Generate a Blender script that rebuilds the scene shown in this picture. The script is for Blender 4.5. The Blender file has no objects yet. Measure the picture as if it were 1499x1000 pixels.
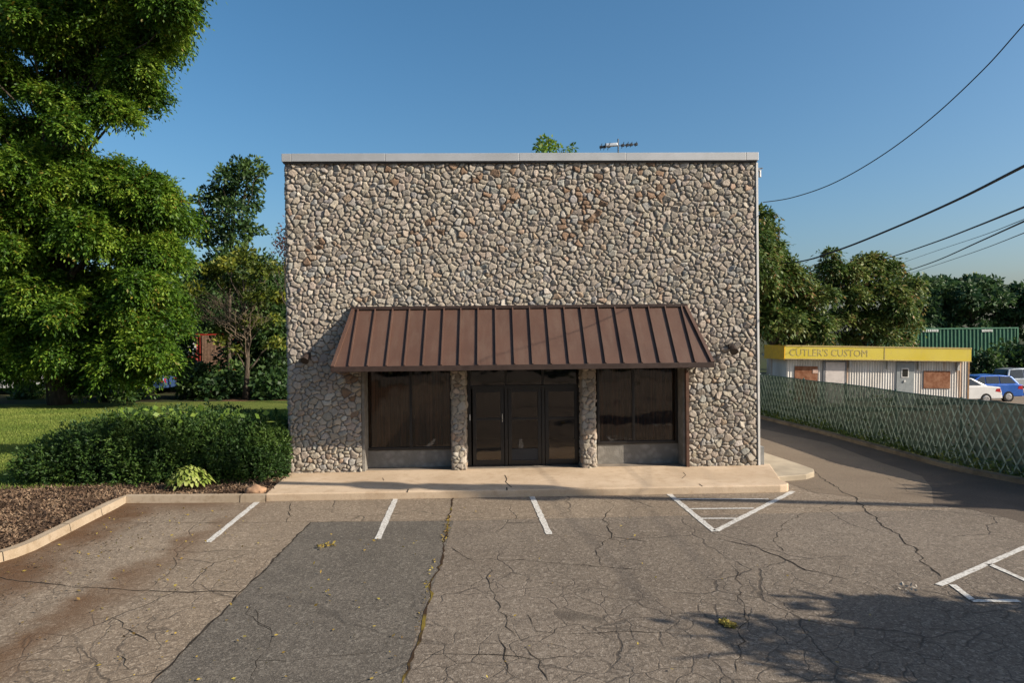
import bpy, math, random
import numpy as np
from mathutils import Vector, Matrix
R = math.radians
SC = bpy.context.scene
COL = SC.collection
rng = np.random.default_rng(11)
random.seed(5)

# ---------------------------------------------------------------- camera
CAM_Z, YAW, PITCH, ROLL, F = 3.2, R(1.72), R(0.46), R(0.62), 1000.0
fw = Vector((math.sin(YAW)*math.cos(PITCH), math.cos(YAW)*math.cos(PITCH), -math.sin(PITCH)))
r0 = Vector((math.cos(YAW), -math.sin(YAW), 0)); u0 = r0.cross(fw)
rt = r0*math.cos(ROLL) - u0*math.sin(ROLL); up = u0*math.cos(ROLL) + r0*math.sin(ROLL)
cd = bpy.data.cameras.new('camera'); cam = bpy.data.objects.new('camera', cd); COL.objects.link(cam)
cd.sensor_width = 36; cd.lens = F/1499*36; cd.clip_start = .1; cd.clip_end = 3000
m = Matrix((rt, up, -fw)).transposed().to_4x4(); m.translation = (0, 0, CAM_Z); cam.matrix_world = m
SC.camera = cam

def ray(px, py): return fw + rt*((px-749.5)/F) - up*((py-500)/F)
def G(px, py, z=0.0):                      # pixel of the photograph -> point on a level surface
    d = ray(px, py); t = (z-CAM_Z)/d.z; return Vector((d.x*t, d.y*t, z))
def W(px, py, Y):                          # pixel -> point on the plane Y
    d = ray(px, py); t = Y/d.y; return Vector((d.x*t, Y, CAM_Z+d.z*t))

# ---------------------------------------------------------------- world, sun, exposure
SUN = Vector((183, -74, 113)).normalized()
EL = math.asin(SUN.z); AZ = math.atan2(SUN.x, SUN.y)
wd = bpy.data.worlds.new('World'); SC.world = wd; wd.use_nodes = True
nt = wd.node_tree; sky = nt.nodes.new('ShaderNodeTexSky'); sky.sky_type = 'NISHITA'
sky.sun_disc = False; sky.sun_elevation = EL; sky.sun_rotation = AZ
sky.altitude = 100; sky.air_density = 1.0; sky.dust_density = 3.0; sky.ozone_density = 3.6
bg = nt.nodes['Background']; bg.inputs[1].default_value = 0.092
hs = nt.nodes.new('ShaderNodeHueSaturation'); hs.inputs['Saturation'].default_value = 1.2; hs.inputs['Hue'].default_value = .490
nt.links.new(sky.outputs[0], hs.inputs['Color']); nt.links.new(hs.outputs[0], bg.inputs[0])
sl = bpy.data.lights.new('sun', 'SUN'); sl.energy = 5.0; sl.angle = R(.45); sl.color = (1, .88, .72)
so = bpy.data.objects.new('sun', sl); COL.objects.link(so); so.location = (30, -12, 30)
so.rotation_euler = (-SUN).to_track_quat('-Z', 'Y').to_euler()
SC.view_settings.view_transform = 'Standard'; SC.view_settings.look = 'None'
SC.view_settings.exposure = 0.72; SC.view_settings.gamma = 1
SC.cycles.max_bounces = 6; SC.cycles.transparent_max_bounces = 16

# ---------------------------------------------------------------- object helpers
def tag(o, label=None, cat=None, group=None, kind=None):
    if label: o['label'] = label
    if cat: o['category'] = cat
    if group: o['group'] = group
    if kind: o['kind'] = kind
    return o
def empty(name, loc, label, cat, group=None, rz=0):
    o = bpy.data.objects.new(name, None); COL.objects.link(o); o.location = loc
    o.rotation_euler.z = rz; o.empty_display_size = .2
    return tag(o, label, cat, group)
def link(name, me, m, parent=None, smooth=False):
    if m: me.materials.append(m)
    if smooth: me.polygons.foreach_set('use_smooth', [True]*len(me.polygons))
    o = bpy.data.objects.new(name, me); COL.objects.link(o)
    if parent:
        o.parent = parent
        o.matrix_parent_inverse = parent_inv(parent)
    return o
def parent_inv(p):                         # children are modelled in world space
    if p.type == 'MESH': return Matrix.Identity(4)
    return (Matrix.Translation(p.location) @ p.rotation_euler.to_matrix().to_4x4()).inverted()
class MB:
    def __init__(s): s.v = []; s.f = []
    def quad(s, *p):
        n = len(s.v); s.v += [tuple(a) for a in p]; s.f.append(tuple(range(n, n+len(p)))); return s
    def box(s, x0, x1, y0, y1, z0, z1):
        n = len(s.v)
        s.v += [(x0,y0,z0),(x1,y0,z0),(x1,y1,z0),(x0,y1,z0),(x0,y0,z1),(x1,y0,z1),(x1,y1,z1),(x0,y1,z1)]
        s.f += [tuple(n+i for i in q) for q in ((0,3,2,1),(4,5,6,7),(0,1,5,4),(1,2,6,5),(2,3,7,6),(3,0,4,7))]
        return s
    def bar(s, a, b, w, h=None, upv=(0,0,1)):          # box along a-b
        a, b = Vector(a), Vector(b); d = (b-a).normalized(); h = h or w
        sd = d.cross(Vector(upv))
        if sd.length < 1e-4: sd = d.cross(Vector((1,0,0)))
        sd.normalize(); uu = sd.cross(d); n = len(s.v)
        for p in (a, b):
            for i, j in ((-1,-1),(1,-1),(1,1),(-1,1)): s.v.append(tuple(p+sd*(i*w/2)+uu*(j*h/2)))
        s.f += [tuple(n+i for i in q) for q in ((3,2,1,0),(4,5,6,7),(0,1,5,4),(1,2,6,5),(2,3,7,6),(3,0,4,7))]
        return s
    def tube(s, pts, rad, seg=8, cap=True):
        pts = [Vector(p) for p in pts]; k = len(pts)
        rad = [rad]*k if not hasattr(rad, '__len__') else rad
        n0 = len(s.v); prev = None
        for i, p in enumerate(pts):
            d = (pts[min(i+1,k-1)]-pts[max(i-1,0)]).normalized()
            a = d.cross(Vector((0,0,1)) if abs(d.z) < .9 else Vector((1,0,0))).normalized() if prev is None else (prev-d*prev.dot(d)).normalized()
            prev = a; b = d.cross(a)
            for j in range(seg):
                t = 2*math.pi*j/seg; s.v.append(tuple(p+(a*math.cos(t)+b*math.sin(t))*rad[i]))
        for i in range(k-1):
            for j in range(seg):
                q = n0+i*seg; jj = (j+1) % seg
                s.f.append((q+j, q+jj, q+seg+jj, q+seg+j))
        if cap:
            s.f.append(tuple(range(n0+seg-1, n0-1, -1))); s.f.append(tuple(n0+(k-1)*seg+j for j in range(seg)))
        return s
    def prism(s, poly, z0, z1):                          # poly CCW list of (x,y)
        n = len(s.v); k = len(poly)
        s.v += [(p[0],p[1],z0) for p in poly]+[(p[0],p[1],z1) for p in poly]
        s.f.append(tuple(n+k+i for i in range(k))); s.f.append(tuple(n+k-1-i for i in range(k)))
        for i in range(k):
            j = (i+1) % k; s.f.append((n+i, n+j, n+k+j, n+k+i))
        return s
    def build(s, name, m, parent=None, smooth=False, bevel=0):
        me = bpy.data.meshes.new(name); me.from_pydata(s.v, [], s.f); me.update()
        o = link(name, me, m, parent, smooth)
        if bevel:
            b = o.modifiers.new('bevel', 'BEVEL'); b.width = bevel; b.segments = 2; b.limit_method = 'ANGLE'
        return o
def np_mesh(name, V, Q, m, parent=None, smooth=False):   # V (n,3), Q (k,4) or (k,3)
    me = bpy.data.meshes.new(name); k = Q.shape[1]
    me.vertices.add(len(V)); me.vertices.foreach_set('co', np.asarray(V, np.float32).ravel())
    me.loops.add(Q.size); me.loops.foreach_set('vertex_index', Q.astype(np.int32).ravel())
    me.polygons.add(len(Q)); me.polygons.foreach_set('loop_start', np.arange(0, Q.size, k, dtype=np.int32))
    me.polygons.foreach_set('loop_total', np.full(len(Q), k, np.int32))
    me.update(calc_edges=True)
    return link(name, me, m, parent, smooth)
def sheet(name, pts, z, m, label=None):
    mb = MB(); mb.quad(*[(p[0], p[1], z) for p in pts]); o = mb.build(name, m); o['kind'] = 'structure'; return o

# ---------------------------------------------------------------- material helpers
ALB = .715                                    # overall albedo calibration of the hard surfaces
class NT:
    def __init__(s, name):
        s.m = bpy.data.materials.new(name); s.m.use_nodes = True; s.t = s.m.node_tree
        s.b = s.t.nodes['Principled BSDF']; s.out = s.t.nodes['Material Output']
        s.co = s.n('ShaderNodeTexCoord').outputs['Object']
    def n(s, ty, **kw):
        q = s.t.nodes.new(ty)
        for k, v in kw.items(): setattr(q, k, v)
        return q
    def l(s, a, b): s.t.links.new(a, b)
    def put(s, sock, v):
        if hasattr(v, 'is_linked') or isinstance(v, bpy.types.NodeSocket): s.l(v, sock)
        else:
            if isinstance(v, (tuple, list)) and len(v) == 3 and sock.type == 'RGBA': v = (*v, 1)
            sock.default_value = v
    def noise(s, scale, detail=4, rough=.55, vec=None, dist=0):
        q = s.n('ShaderNodeTexNoise'); q.inputs['Scale'].default_value = scale; q.inputs['Detail'].default_value = detail
        q.inputs['Roughness'].default_value = rough; q.inputs['Distortion'].default_value = dist
        s.l(vec or s.co, q.inputs['Vector']); return q.outputs['Fac']
    def noisec(s, scale, vec=None):
        q = s.n('ShaderNodeTexNoise'); q.inputs['Scale'].default_value = scale
        s.l(vec or s.co, q.inputs['Vector']); return q.outputs['Color']
    def voro(s, scale, feature='F1', vec=None, rnd=1):
        q = s.n('ShaderNodeTexVoronoi', feature=feature); q.inputs['Scale'].default_value = scale
        q.inputs['Randomness'].default_value = rnd; s.l(vec or s.co, q.inputs['Vector']); return q
    def rng(s, v, a, b, c=0., d=1., smooth=True):
        q = s.n('ShaderNodeMapRange'); q.interpolation_type = 'SMOOTHSTEP' if smooth else 'LINEAR'
        s.put(q.inputs[0], v)
        for i, x in enumerate((a, b, c, d)): q.inputs[i+1].default_value = x
        return q.outputs[0]
    def math(s, op, a, b=0., c=None):
        q = s.n('ShaderNodeMath', operation=op); s.put(q.inputs[0], a); s.put(q.inputs[1], b)
        if c is not None: s.put(q.inputs[2], c)
        return q.outputs[0]
    def mix(s, f, a, b, mode='MIX'):
        q = s.n('ShaderNodeMix', data_type='RGBA', blend_type=mode); s.put(q.inputs[0], f)
        s.put(q.inputs[6], a); s.put(q.inputs[7], b); return q.outputs[2]
    def vscale(s, v, sc):
        q = s.n('ShaderNodeVectorMath', operation='MULTIPLY'); s.l(v, q.inputs[0]); q.inputs[1].default_value = sc; return q.outputs[0]
    def vadd(s, a, b):
        q = s.n('ShaderNodeVectorMath', operation='ADD'); s.l(a, q.inputs[0]); s.l(b, q.inputs[1]); return q.outputs[0]
    def dot(s, v, sc):
        q = s.n('ShaderNodeVectorMath', operation='DOT_PRODUCT'); s.l(v, q.inputs[0]); q.inputs[1].default_value = sc; return q.outputs['Value']
    def bump(s, h, strength=.3, dist=.02):
        q = s.n('ShaderNodeBump'); q.inputs['Strength'].default_value = strength; q.inputs['Distance'].default_value = dist
        s.put(q.inputs['Height'], h); s.l(q.outputs[0], s.b.inputs['Normal'])
    def done(s, col=None, rough=.8, spec=.3, metal=0., alb=True):
        if col is not None: s.put(s.b.inputs['Base Color'], s.mix(1., col, (ALB,ALB,ALB), 'MULTIPLY') if alb else col)
        s.put(s.b.inputs['Roughness'], rough); s.b.inputs['Specular IOR Level'].default_value = spec
        s.b.inputs['Metallic'].default_value = metal
        return s.m
def simple(name, col, rough=.6, spec=.4, metal=0., var=.15, scale=6., bump=0., bscale=40.):
    k = NT(name); f = k.noise(scale, 5)
    dark = tuple(c*(1-var) for c in col); lite = tuple(min(1, c*(1+var)) for c in col)
    c = k.mix(k.rng(f, .3, .7), dark, lite)
    if bump: k.bump(k.noise(bscale, 4), bump, .01)
    return k.done(c, k.rng(k.noise(scale*2), .3, .7, max(.02, rough-.08), min(1, rough+.08)), spec, metal)
def leafmat(name, dark, mid, lite, nscale=.8, trans=.35, rough=.55, accent=None, acc_amt=.0):
    k = NT(name)
    isl = k.n('ShaderNodeNewGeometry').outputs['Random Per Island']
    big = k.noise(nscale, 3)
    f = k.math('ADD', k.math('MULTIPLY', isl, .55), k.math('MULTIPLY', k.rng(big, .35, .65), .45))
    c = k.mix(k.rng(f, .1, .55), dark, mid); c = k.mix(k.rng(f, .5, .95), c, lite)
    if accent:
        q = k.math('FRACT', k.math('MULTIPLY', isl, 37.0))
        am = k.math('MULTIPLY', k.rng(q, 1-acc_amt, 1-acc_amt+.02), k.rng(k.noise(nscale*1.7, 2), .42, .6))
        c = k.mix(am, c, accent)
    k.done(c, rough, .35, alb=False)
    tr = k.n('ShaderNodeBsdfTranslucent'); k.l(k.mix(.5, c, (.5,.6,.1), 'MULTIPLY') if False else c, tr.inputs[0])
    ms = k.n('ShaderNodeMixShader'); ms.inputs[0].default_value = trans
    k.l(k.b.outputs[0], ms.inputs[1]); k.l(tr.outputs[0], ms.inputs[2]); k.l(ms.outputs[0], k.out.inputs[0])
    return k.m

# ---------------------------------------------------------------- layout numbers
YF = G(768, 687, .15).y                      # facade plane
ZS = .15                                     # sidewalk top
XL, XR = W(420, 460, YF).x, W(1107, 460, YF).x
ZTOP = W(760, 236, YF).z; ZCOP = W(760, 224, YF-.08).z
PX = 1/ (F/YF)                               # metres per photo pixel on the facade
REC = .5                                     # recess depth of shop front
print('YF', YF, 'XL', XL, 'XR', XR, 'ZTOP', ZTOP, 'ZCOP', ZCOP)

# ================================================================= GROUND
k = NT('asphalt')
warp = k.vadd(k.co, k.vscale(k.noisec(1.1), (.55, .55, 0)))
warp2 = k.vadd(warp, k.vscale(k.noisec(5.), (.12, .12, 0)))
big = k.noise(.22, 4); med = k.noise(1.6, 6, .65); fine = k.noise(45., 3, .7); agg = k.voro(75.)
base = k.mix(k.rng(big, .35, .65), (.222, .180, .139), (.285, .236, .186))
base = k.mix(k.rng(med, .25, .8), k.mix(.28, base, (.07, .06, .05)), base)
base = k.mix(k.rng(fine, .35, .7, 0, .75), base, k.mix(.75, base, (.06, .05, .042)))
ag = k.math('FRACT', k.math('MULTIPLY', agg.outputs['Color'], 1.0)) if False else k.dot(agg.outputs['Color'], (.33, .33, .33))
ag2 = k.dot(k.voro(30.).outputs['Color'], (.33, .33, .33)); base = k.mix(k.rng(ag2, .25, .45, .45, 0), base, (.07, .056, .044)); base = k.mix(k.rng(ag2, .62, .8, 0, .32), base, (.46, .40, .33))
base = k.mix(k.rng(k.noise(7., 5, .7), .5, .75, 0, .35), base, (.10, .08, .062))
base = k.mix(k.rng(ag, .62, .86, 0, .5), base, (.42, .37, .31))
# fine alligator cracking, denser in the foreground
e1 = k.voro(.55, 'DISTANCE_TO_EDGE', warp2).outputs['Distance']; e2 = k.voro(2.7, 'DISTANCE_TO_EDGE', warp2).outputs['Distance']
near = k.rng(k.math('ADD', k.dot(k.co, (0, 1, 0)), k.math('MULTIPLY', k.noise(.5), 5.)), 10.0, 13.5, 1., 0.)
cr1 = k.math('MULTIPLY', k.rng(e1, .002, .010, 1, 0), k.rng(k.noise(.4, 2), .42, .56))
cr2 = k.math('MULTIPLY', k.math('MULTIPLY', k.rng(e2, .006, .034, 1, 0), k.rng(k.noise(.7, 3), .36, .54)), near)
crack = k.math('MAXIMUM', cr1, k.math('MULTIPLY', cr2, .8))
col = k.mix(k.math('MULTIPLY', crack, .6), base, (.035, .029, .024))
seamA, seamB = G(455,765), G(222,1003); sd_ = (seamB-seamA).normalized(); sn = Vector((sd_.y, -sd_.x, 0)); sn = sn if sn.x < 0 else -sn
lf_ = k.rng(k.math('SUBTRACT', k.dot(k.co, (sn.x, sn.y, 0)), seamA.dot(sn)), -.02, .02)
ap_ = k.rng(k.math('ADD', k.dot(k.co, (-.015, 1, 0)), k.math('MULTIPLY', k.noise(3.), .03)), G(600,764).y, G(600,764).y+.04)
col = k.mix(k.math('MULTIPLY', k.math('MAXIMUM', lf_, ap_), .30), col, k.mix(1., col, (1.95,1.78,1.5), 'MULTIPLY'))
# soil washed off the planting bed on to the lot
P1, P2 = G(182, 736), G(30, 812); dv = (P2-P1).normalized(); nn = Vector((-dv.y, dv.x, 0))
if nn.x < 0: nn = -nn
dist = k.math('SUBTRACT', k.dot(k.co, (nn.x, nn.y, 0)), P1.dot(nn))
n1 = k.noise(.9, 5, .6)
dj = k.math('ADD', dist, k.math('MULTIPLY', k.math('SUBTRACT', n1, .5), 2.4))
m1 = k.math('MULTIPLY', k.rng(dj, .1, 1.5, 1, 0), k.rng(k.dot(k.co, (1, 0, 0)), -6.4, -4.3, 1, 0))
m1 = k.math('MULTIPLY', m1, k.rng(k.noise(6, 4), .2, .5, .7, 1))
Q1, Q2 = G(185, 860), G(20, 958); d2 = (Q2-Q1).normalized(); n2 = Vector((-d2.y, d2.x, 0))
ds = k.math('ABSOLUTE', k.math('ADD', k.math('SUBTRACT', k.dot(k.co, (n2.x, n2.y, 0)), Q1.dot(n2)), k.math('MULTIPLY', k.math('SUBTRACT', k.noise(1.3, 4), .5), 1.2)))
m2 = k.math('MULTIPLY', k.rng(ds, .05, .6, .95, 0), k.rng(k.dot(k.co, (1, 0, 0)), Q1.x-.6, Q1.x+.7, 1, 0))
Z1 = G(300, 742)
m3 = k.math('MULTIPLY', k.rng(k.math('SUBTRACT', k.dot(k.co, (0, 1, 0)), k.math('MULTIPLY', n1, 1.3)), Z1.y-1.6, Z1.y-.2, 0, .8), k.rng(k.dot(k.co, (1, 0, 0)), Z1.x-.3, Z1.x+1.3, 1, 0))
stain = k.math('MAXIMUM', k.math('MAXIMUM', m1, m2), m3)
col = k.mix(k.math('MULTIPLY', stain, .95), col, k.mix(k.rng(fine, .3, .7), (.085, .040, .016), (.155, .082, .036)))
# dark oil drips
oil = k.math('MULTIPLY', k.rng(k.voro(.33, 'F1', warp).outputs['Distance'], .04, .13, 1, 0), .3)
col = k.mix(oil, col, (.05, .042, .036))
k.bump(k.math('SUBTRACT', k.math('ADD', k.math('MULTIPLY', fine, .6), k.math('MULTIPLY', agg.outputs['Distance'], .6)), k.math('MULTIPLY', crack, 1.2)), .45, .012)
M_ASPH = k.done(col, .9, .25)

k = NT('asphalt_newer')
fine = k.noise(45., 3, .7); agg = k.voro(75.); med = k.noise(1.3, 6, .65)
base = k.mix(k.rng(med, .25, .75), (.132, .116, .096), (.190, .167, .138))
base = k.mix(k.rng(fine, .35, .7, 0, .75), base, (.045, .042, .038))
ag2 = k.dot(k.voro(30.).outputs['Color'], (.33, .33, .33)); base = k.mix(k.rng(ag2, .25, .45, .4, 0), base, (.05, .045, .038)); base = k.mix(k.rng(ag2, .62, .8, 0, .28), base, (.36, .33, .28)); base = k.mix(k.rng(k.noise(6., 5, .7), .5, .75, 0, .35), base, (.07, .062, .052))
base = k.mix(k.rng(k.dot(agg.outputs['Color'], (.33, .33, .33)), .62, .86, 0, .5), base, (.34, .31, .27))
warp = k.vadd(k.co, k.vscale(k.noisec(1.0), (.8, .8, 0)))
e = k.voro(.42, 'DISTANCE_TO_EDGE', warp).outputs['Distance']
crk = k.math('MULTIPLY', k.rng(e, .003, .011, 1, 0), k.rng(k.math('ADD', k.dot(k.co, (0, 1, 0)), k.math('MULTIPLY', k.noise(.6), 4.)), 9, 11.5, .8, 0))
base = k.mix(k.math('MULTIPLY', crk, .4), base, (.03, .026, .022))
k.bump(k.math('SUBTRACT', k.math('ADD', fine, k.math('MULTIPLY', agg.outputs['Distance'], .5)), crk), .45, .012)
M_ASPH2 = k.done(base, .9, .25)

k = NT('driveway_asphalt'); fine = k.noise(40., 3, .7); med = k.noise(.9, 6, .6)
base = k.mix(k.rng(med, .25, .75), (.235, .180, .128), (.29, .228, .165))
base = k.mix(k.rng(fine, .35, .7, 0, .7), base, (.07, .057, .045))
k.bump(fine, .4, .012); M_DRIVE = k.done(base, .9, .25)

k = NT('shade_tinted_asphalt'); fine = k.noise(40., 3, .7); base = k.mix(k.rng(k.noise(.9, 6, .6), .25, .75), (.115, .090, .070), (.165, .13, .10)); base = k.mix(k.rng(fine, .35, .7, 0, .7), base, (.04, .032, .026)); k.bump(fine, .4, .012); M_SHADE_ASPH = k.done(base, .9, .25)  # asphalt with the shade along the fence put into its base colour
k = NT('soil'); M_SOIL = k.done(k.mix(k.rng(k.noise(.5, 6), .3, .7), (.045, .036, .022), (.05, .07, .022)), .95, .1)
k = NT('lawn_grass')
g = k.mix(k.rng(k.noise(.35, 5, .6), .3, .7), (.11, .155, .024), (.19, .22, .045))
g = k.mix(k.rng(k.noise(14, 5, .7), .35, .7, 0, .7), g, (.07, .105, .018)); k.bump(k.noise(60, 3), .8, .03)
M_LAWN = k.done(g, .9, .15)
k = NT('mulch'); v = k.voro(22.); f = k.noise(30, 4)
c = k.mix(k.dot(v.outputs['Color'], (.33,.33,.33)), (.035, .020, .012), (.16, .095, .055)); c = k.mix(k.rng(f, .4, .7, 0, .8), c, (.03, .018, .012))
k.bump(k.math('ADD', v.outputs['Distance'], f), .9, .04); M_MULCH = k.done(c, .95, .1)
k = NT('concrete_walk')
c = k.mix(k.rng(k.noise(.8, 5), .3, .7), (.56, .43, .30), (.70, .555, .405)); c = k.mix(k.rng(k.noise(5, 6, .7), .45, .75, 0, .55), c, (.42, .29, .18))
c = k.mix(k.rng(k.noise(70, 2), .5, .75, 0, .35), c, (.25, .2, .14)); k.bump(k.noise(60, 4), .25, .01); M_CONC = k.done(c, .88, .2)
k = NT('concrete_curb')
c = k.mix(k.rng(k.noise(1.2, 5), .3, .7), (.38, .30, .21), (.47, .385, .285)); c = k.mix(k.rng(k.noise(9, 6, .7), .45, .75, 0, .6), c, (.24, .17, .10))
k.bump(k.noise(50, 4), .3, .012); M_CURB = k.done(c, .9, .2)
k = NT('white_marking'); wn = k.noise(24, 5, .75)
c = k.mix(k.rng(wn, .42, .66, 0, .8), (.74, .73, .69), (.22, .19, .16)); M_WHITE_LINE = k.done(c, .8, .3)
M_CRACK = simple('crack_filler', (.040,.034,.028), .95, .1, var=.4, scale=3)
k = NT('crack_weedy'); c = k.mix(k.rng(k.noise(1.6, 4), .52, .66), (.05, .032, .02), (.20, .15, .03)); M_CRACKW = k.done(c, .95, .1)

gr = MB().quad((-700,-300,-1.7),(700,-300,-1.7),(700,1200,-1.7),(-700,1200,-1.7)).build('ground', M_SOIL); gr['kind'] = 'structure'
sheet('woods_floor', [(-700,-300),(700,-300),(700,16),(13.2,21),(12.2,28),(13,44),(13,1200),(-700,1200)], -.03, M_SOIL)
sheet('parking_lot', [(-40,-14),(60,-14),(60,16),(13.2,21),(12.2,28),(13,44),(-14,44),(-14,35),(-40,35)], 0., M_ASPH)
def zg(y): return -.044*max(0, y-20) if y < 56 else -1.584
mb = MB(); ys_ = [16,20,24,28,32,36,40,44,48,52,56]
for a_, b_ in zip(ys_, ys_[1:]): mb.quad((10.8,a_,zg(a_)-.006),(110,a_,zg(a_)-.006),(110,b_,zg(b_)-.006),(10.8,b_,zg(b_)-.006))
mb.build('side_lot', M_ASPH)['kind'] = 'structure'
sheet('street', [(-200,-26),(200,-26),(200,-15),(-200,-15)], -.012, M_ASPH2)
# darker resurfaced strip
pa = [G(455,765), G(664,763), G(640,840), G(612,920), G(585,1015), G(560,1120), G(80,1120), G(222,1003), G(345,877)]
sheet('resurfaced_strip', [(p.x,p.y) for p in pa], .003, M_ASPH2)
# driveway slab on the right with its curved edge
dr = [G(1195,722), G(1250,728), G(1366,739), G(1364,715), G(1350,698), G(1322,688), G(1290,678), G(1215,650), G(1113,628), G(1000,607), G(980,640), G(1100,690)]
sheet('driveway_patch', [(p.x,p.y) for p in dr], .003, M_DRIVE)

shade_poly = [G(1366,739), G(1364,715), G(1350,698), G(1322,688), G(1290,678), G(1215,650), G(1113,628), G(1000,607), G(990,590), G(1095,606), G(1226,638), G(1308,660), G(1417,690), G(1499,706), G(1640,745), G(1600,800), G(1480,760), G(1420,746)]
sheet('driveway_shade', [(p.x,p.y) for p in shade_poly], .0018, M_SHADE_ASPH)  # darker sheet that deepens the fence and tree shade on the driveway
# painted bay lines
def line_strip(mb, a, b, w, z=.0075):
    a, b = Vector((a.x,a.y,0)), Vector((b.x,b.y,0)); d = (b-a).normalized(); n = Vector((-d.y,d.x,0))*w/2
    k = max(1, int((b-a).length/.12)); prev = None
    for i in range(k+1):
        p = a.lerp(b, i/k); j = 1+random.uniform(-.13,.13)
        q = (p-n*j, p+n*j)
        if prev: mb.quad((prev[0].x,prev[0].y,z),(q[0].x,q[0].y,z),(q[1].x,q[1].y,z),(prev[1].x,prev[1].y,z))
        prev = q
mb = MB()
for a, b in (((380,733),(304,795)),((580,729),(553,790)),((778,726),(804,783)),((976,721),(1046,779)),((1161,720),(1048,778))): line_strip(mb, G(*a), G(*b), .105)
mb.build('bay_markings', M_WHITE_LINE)['kind'] = 'structure'
mb = MB()
for a, b in (((990,731.5),(1125,731.5)),((1003,746),(1104,745)),((1022,760),(1078,760))): line_strip(mb, G(*a), G(*b), .07, .0095)
for a, b in (((1499,803),(1374,858)),((1560,776),(1499,803)),((1448,827),(1560,877)),((1394,857),(1424,880)),((1422,881),(1492,881))): line_strip(mb, G(*a), G(*b), .085, .0095)
mb.build('hatch_markings', M_WHITE_LINE)['kind'] = 'structure'

# larger cracks and seams in the asphalt
def crack(mb, pts, w, jit=.05, z=.0048, step=.12):
    P = [G(*p) for p in pts]; path = []
    for a, b in zip(P, P[1:]):
        k = max(1, int((b-a).length/step))
        for i in range(k): path.append(a.lerp(b, i/k))
    path.append(P[-1]); prev = None
    ox = oy = 0
    for i, p in enumerate(path):
        d = (path[min(i+1,len(path)-1)]-path[max(i-1,0)]).normalized(); n = Vector((-d.y,d.x,0))
        ox = ox*.6+random.uniform(-1,1)*jit; ww = w*.42*random.uniform(.25,1.3)*(0.3 if i in (0,len(path)-1) else 1)
        c = p+n*ox; q = (c-n*ww/2, c+n*ww/2)
        if prev: mb.quad((prev[0].x,prev[0].y,z),(q[0].x,q[0].y,z),(q[1].x,q[1].y,z),(prev[1].x,prev[1].y,z))
        prev = q
mb = MB()
crack(mb, [(180,765),(300,766),(455,765),(560,763),(664,762)], .025, .012)
crack(mb, [(455,765),(345,877),(222,1003),(150,1080)], .07, .02)
crack(mb, [(-20,845),(60,856),(140,862),(230,866),(352,866)], .05, .03)
crack(mb, [(430,733),(424,750),(420,765)], .035, .05)
crack(mb, [(885,732),(898,742),(888,765),(897,785),(876,806),(884,830)], .035, .05)
crack(mb, [(893,787),(920,790),(948,794)], .035, .02)
crack(mb, [(660,803),(690,818),(760,820),(860,830),(930,835)], .03, .04)
crack(mb, [(716,832),(724,872),(726,896),(745,910),(752,935)], .028, .05)
crack(mb, [(770,900),(785,925),(830,927),(900,926),(1000,928)], .02, .04)
crack(mb, [(620,960),(735,964),(800,968),(880,962)], .025, .04)
crack(mb, [(725,930),(737,950),(733,965),(740,990)], .04, .04)
crack(mb, [(770,950),(790,968),(800,1000)], .025, .04)
crack(mb, [(1190,690),(1210,705),(1240,722),(1265,741),(1290,770),(1320,786),(1345,806),(1350,822),(1385,846)], .055, .05)
crack(mb, [(1050,790),(1100,800),(1140,815),(1180,835),(1245,850)], .05, .03)
crack(mb, [(1245,742),(1180,752),(1150,766),(1138,790),(1150,808)], .022, .05)
crack(mb, [(1190,716),(1250,722),(1320,731)], .02, .02)
crack(mb, [(1075,830),(1085,880),(1085,910),(1088,940),(1070,985)], .03, .05)
crack(mb, [(1300,700),(1325,712),(1330,722)], .02, .04)
crack(mb, [(372,893),(380,915),(395,925)], .03, .03)
crack(mb, [(362,885),(360,900),(395,920),(402,932),(385,958),(370,970),(368,998)], .02, .03)
crack(mb, [(370,966),(420,970),(500,962),(560,955)], .018, .03)
crack(mb, [(165,905),(185,925),(220,940)], .03, .04)
crack(mb, [(180,960),(188,980)], .03, .04)
crack(mb, [(200,870),(235,846),(262,810),(290,795)], .015, .05)
mb.build('asphalt_cracks', M_CRACK)['kind'] = 'structure'
mb = MB(); crack(mb, [(661,728),(656,760),(650,800),(632,870),(613,925),(592,1000),(570,1080)], .085, .03, .0062)
mb.build('asphalt_seam', M_CRACKW)['kind'] = 'structure'

# kerb round the planting bed
kb = [G(388,736), G(300,736.5), G(184,737), G(172,744), G(52,806), G(24,817), G(-40,836), G(-200,870), G(-500,900)]
def offs(path, d):
    out = []
    for i, p in enumerate(path):
        a = path[max(i-1,0)]; b = path[min(i+1,len(path)-1)]; t = (b-a).normalized()
        out.append(p+Vector((t.y,-t.x,0))*d)
    return out
inner = offs(kb, .16)
if inner[2].y < kb[2].y: inner = offs(kb, -.16)
mb = MB()
i1 = offs(kb, .025 if offs(kb, .16)[2].y > kb[2].y else -.025)
for i in range(len(kb)-1):
    a, b, c, d, e, f = kb[i], kb[i+1], inner[i], inner[i+1], i1[i], i1[i+1]
    mb.quad((a.x,a.y,-.01),(e.x,e.y,.135),(f.x,f.y,.135),(b.x,b.y,-.01))
    mb.quad((e.x,e.y,.135),(c.x,c.y,.14),(d.x,d.y,.14),(f.x,f.y,.135))
    mb.quad((c.x,c.y,.14),(c.x,c.y,0),(d.x,d.y,0),(d.x,d.y,.14))
o = mb.build('curb', M_CURB); o['kind'] = 'structure'
mb = MB()
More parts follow.
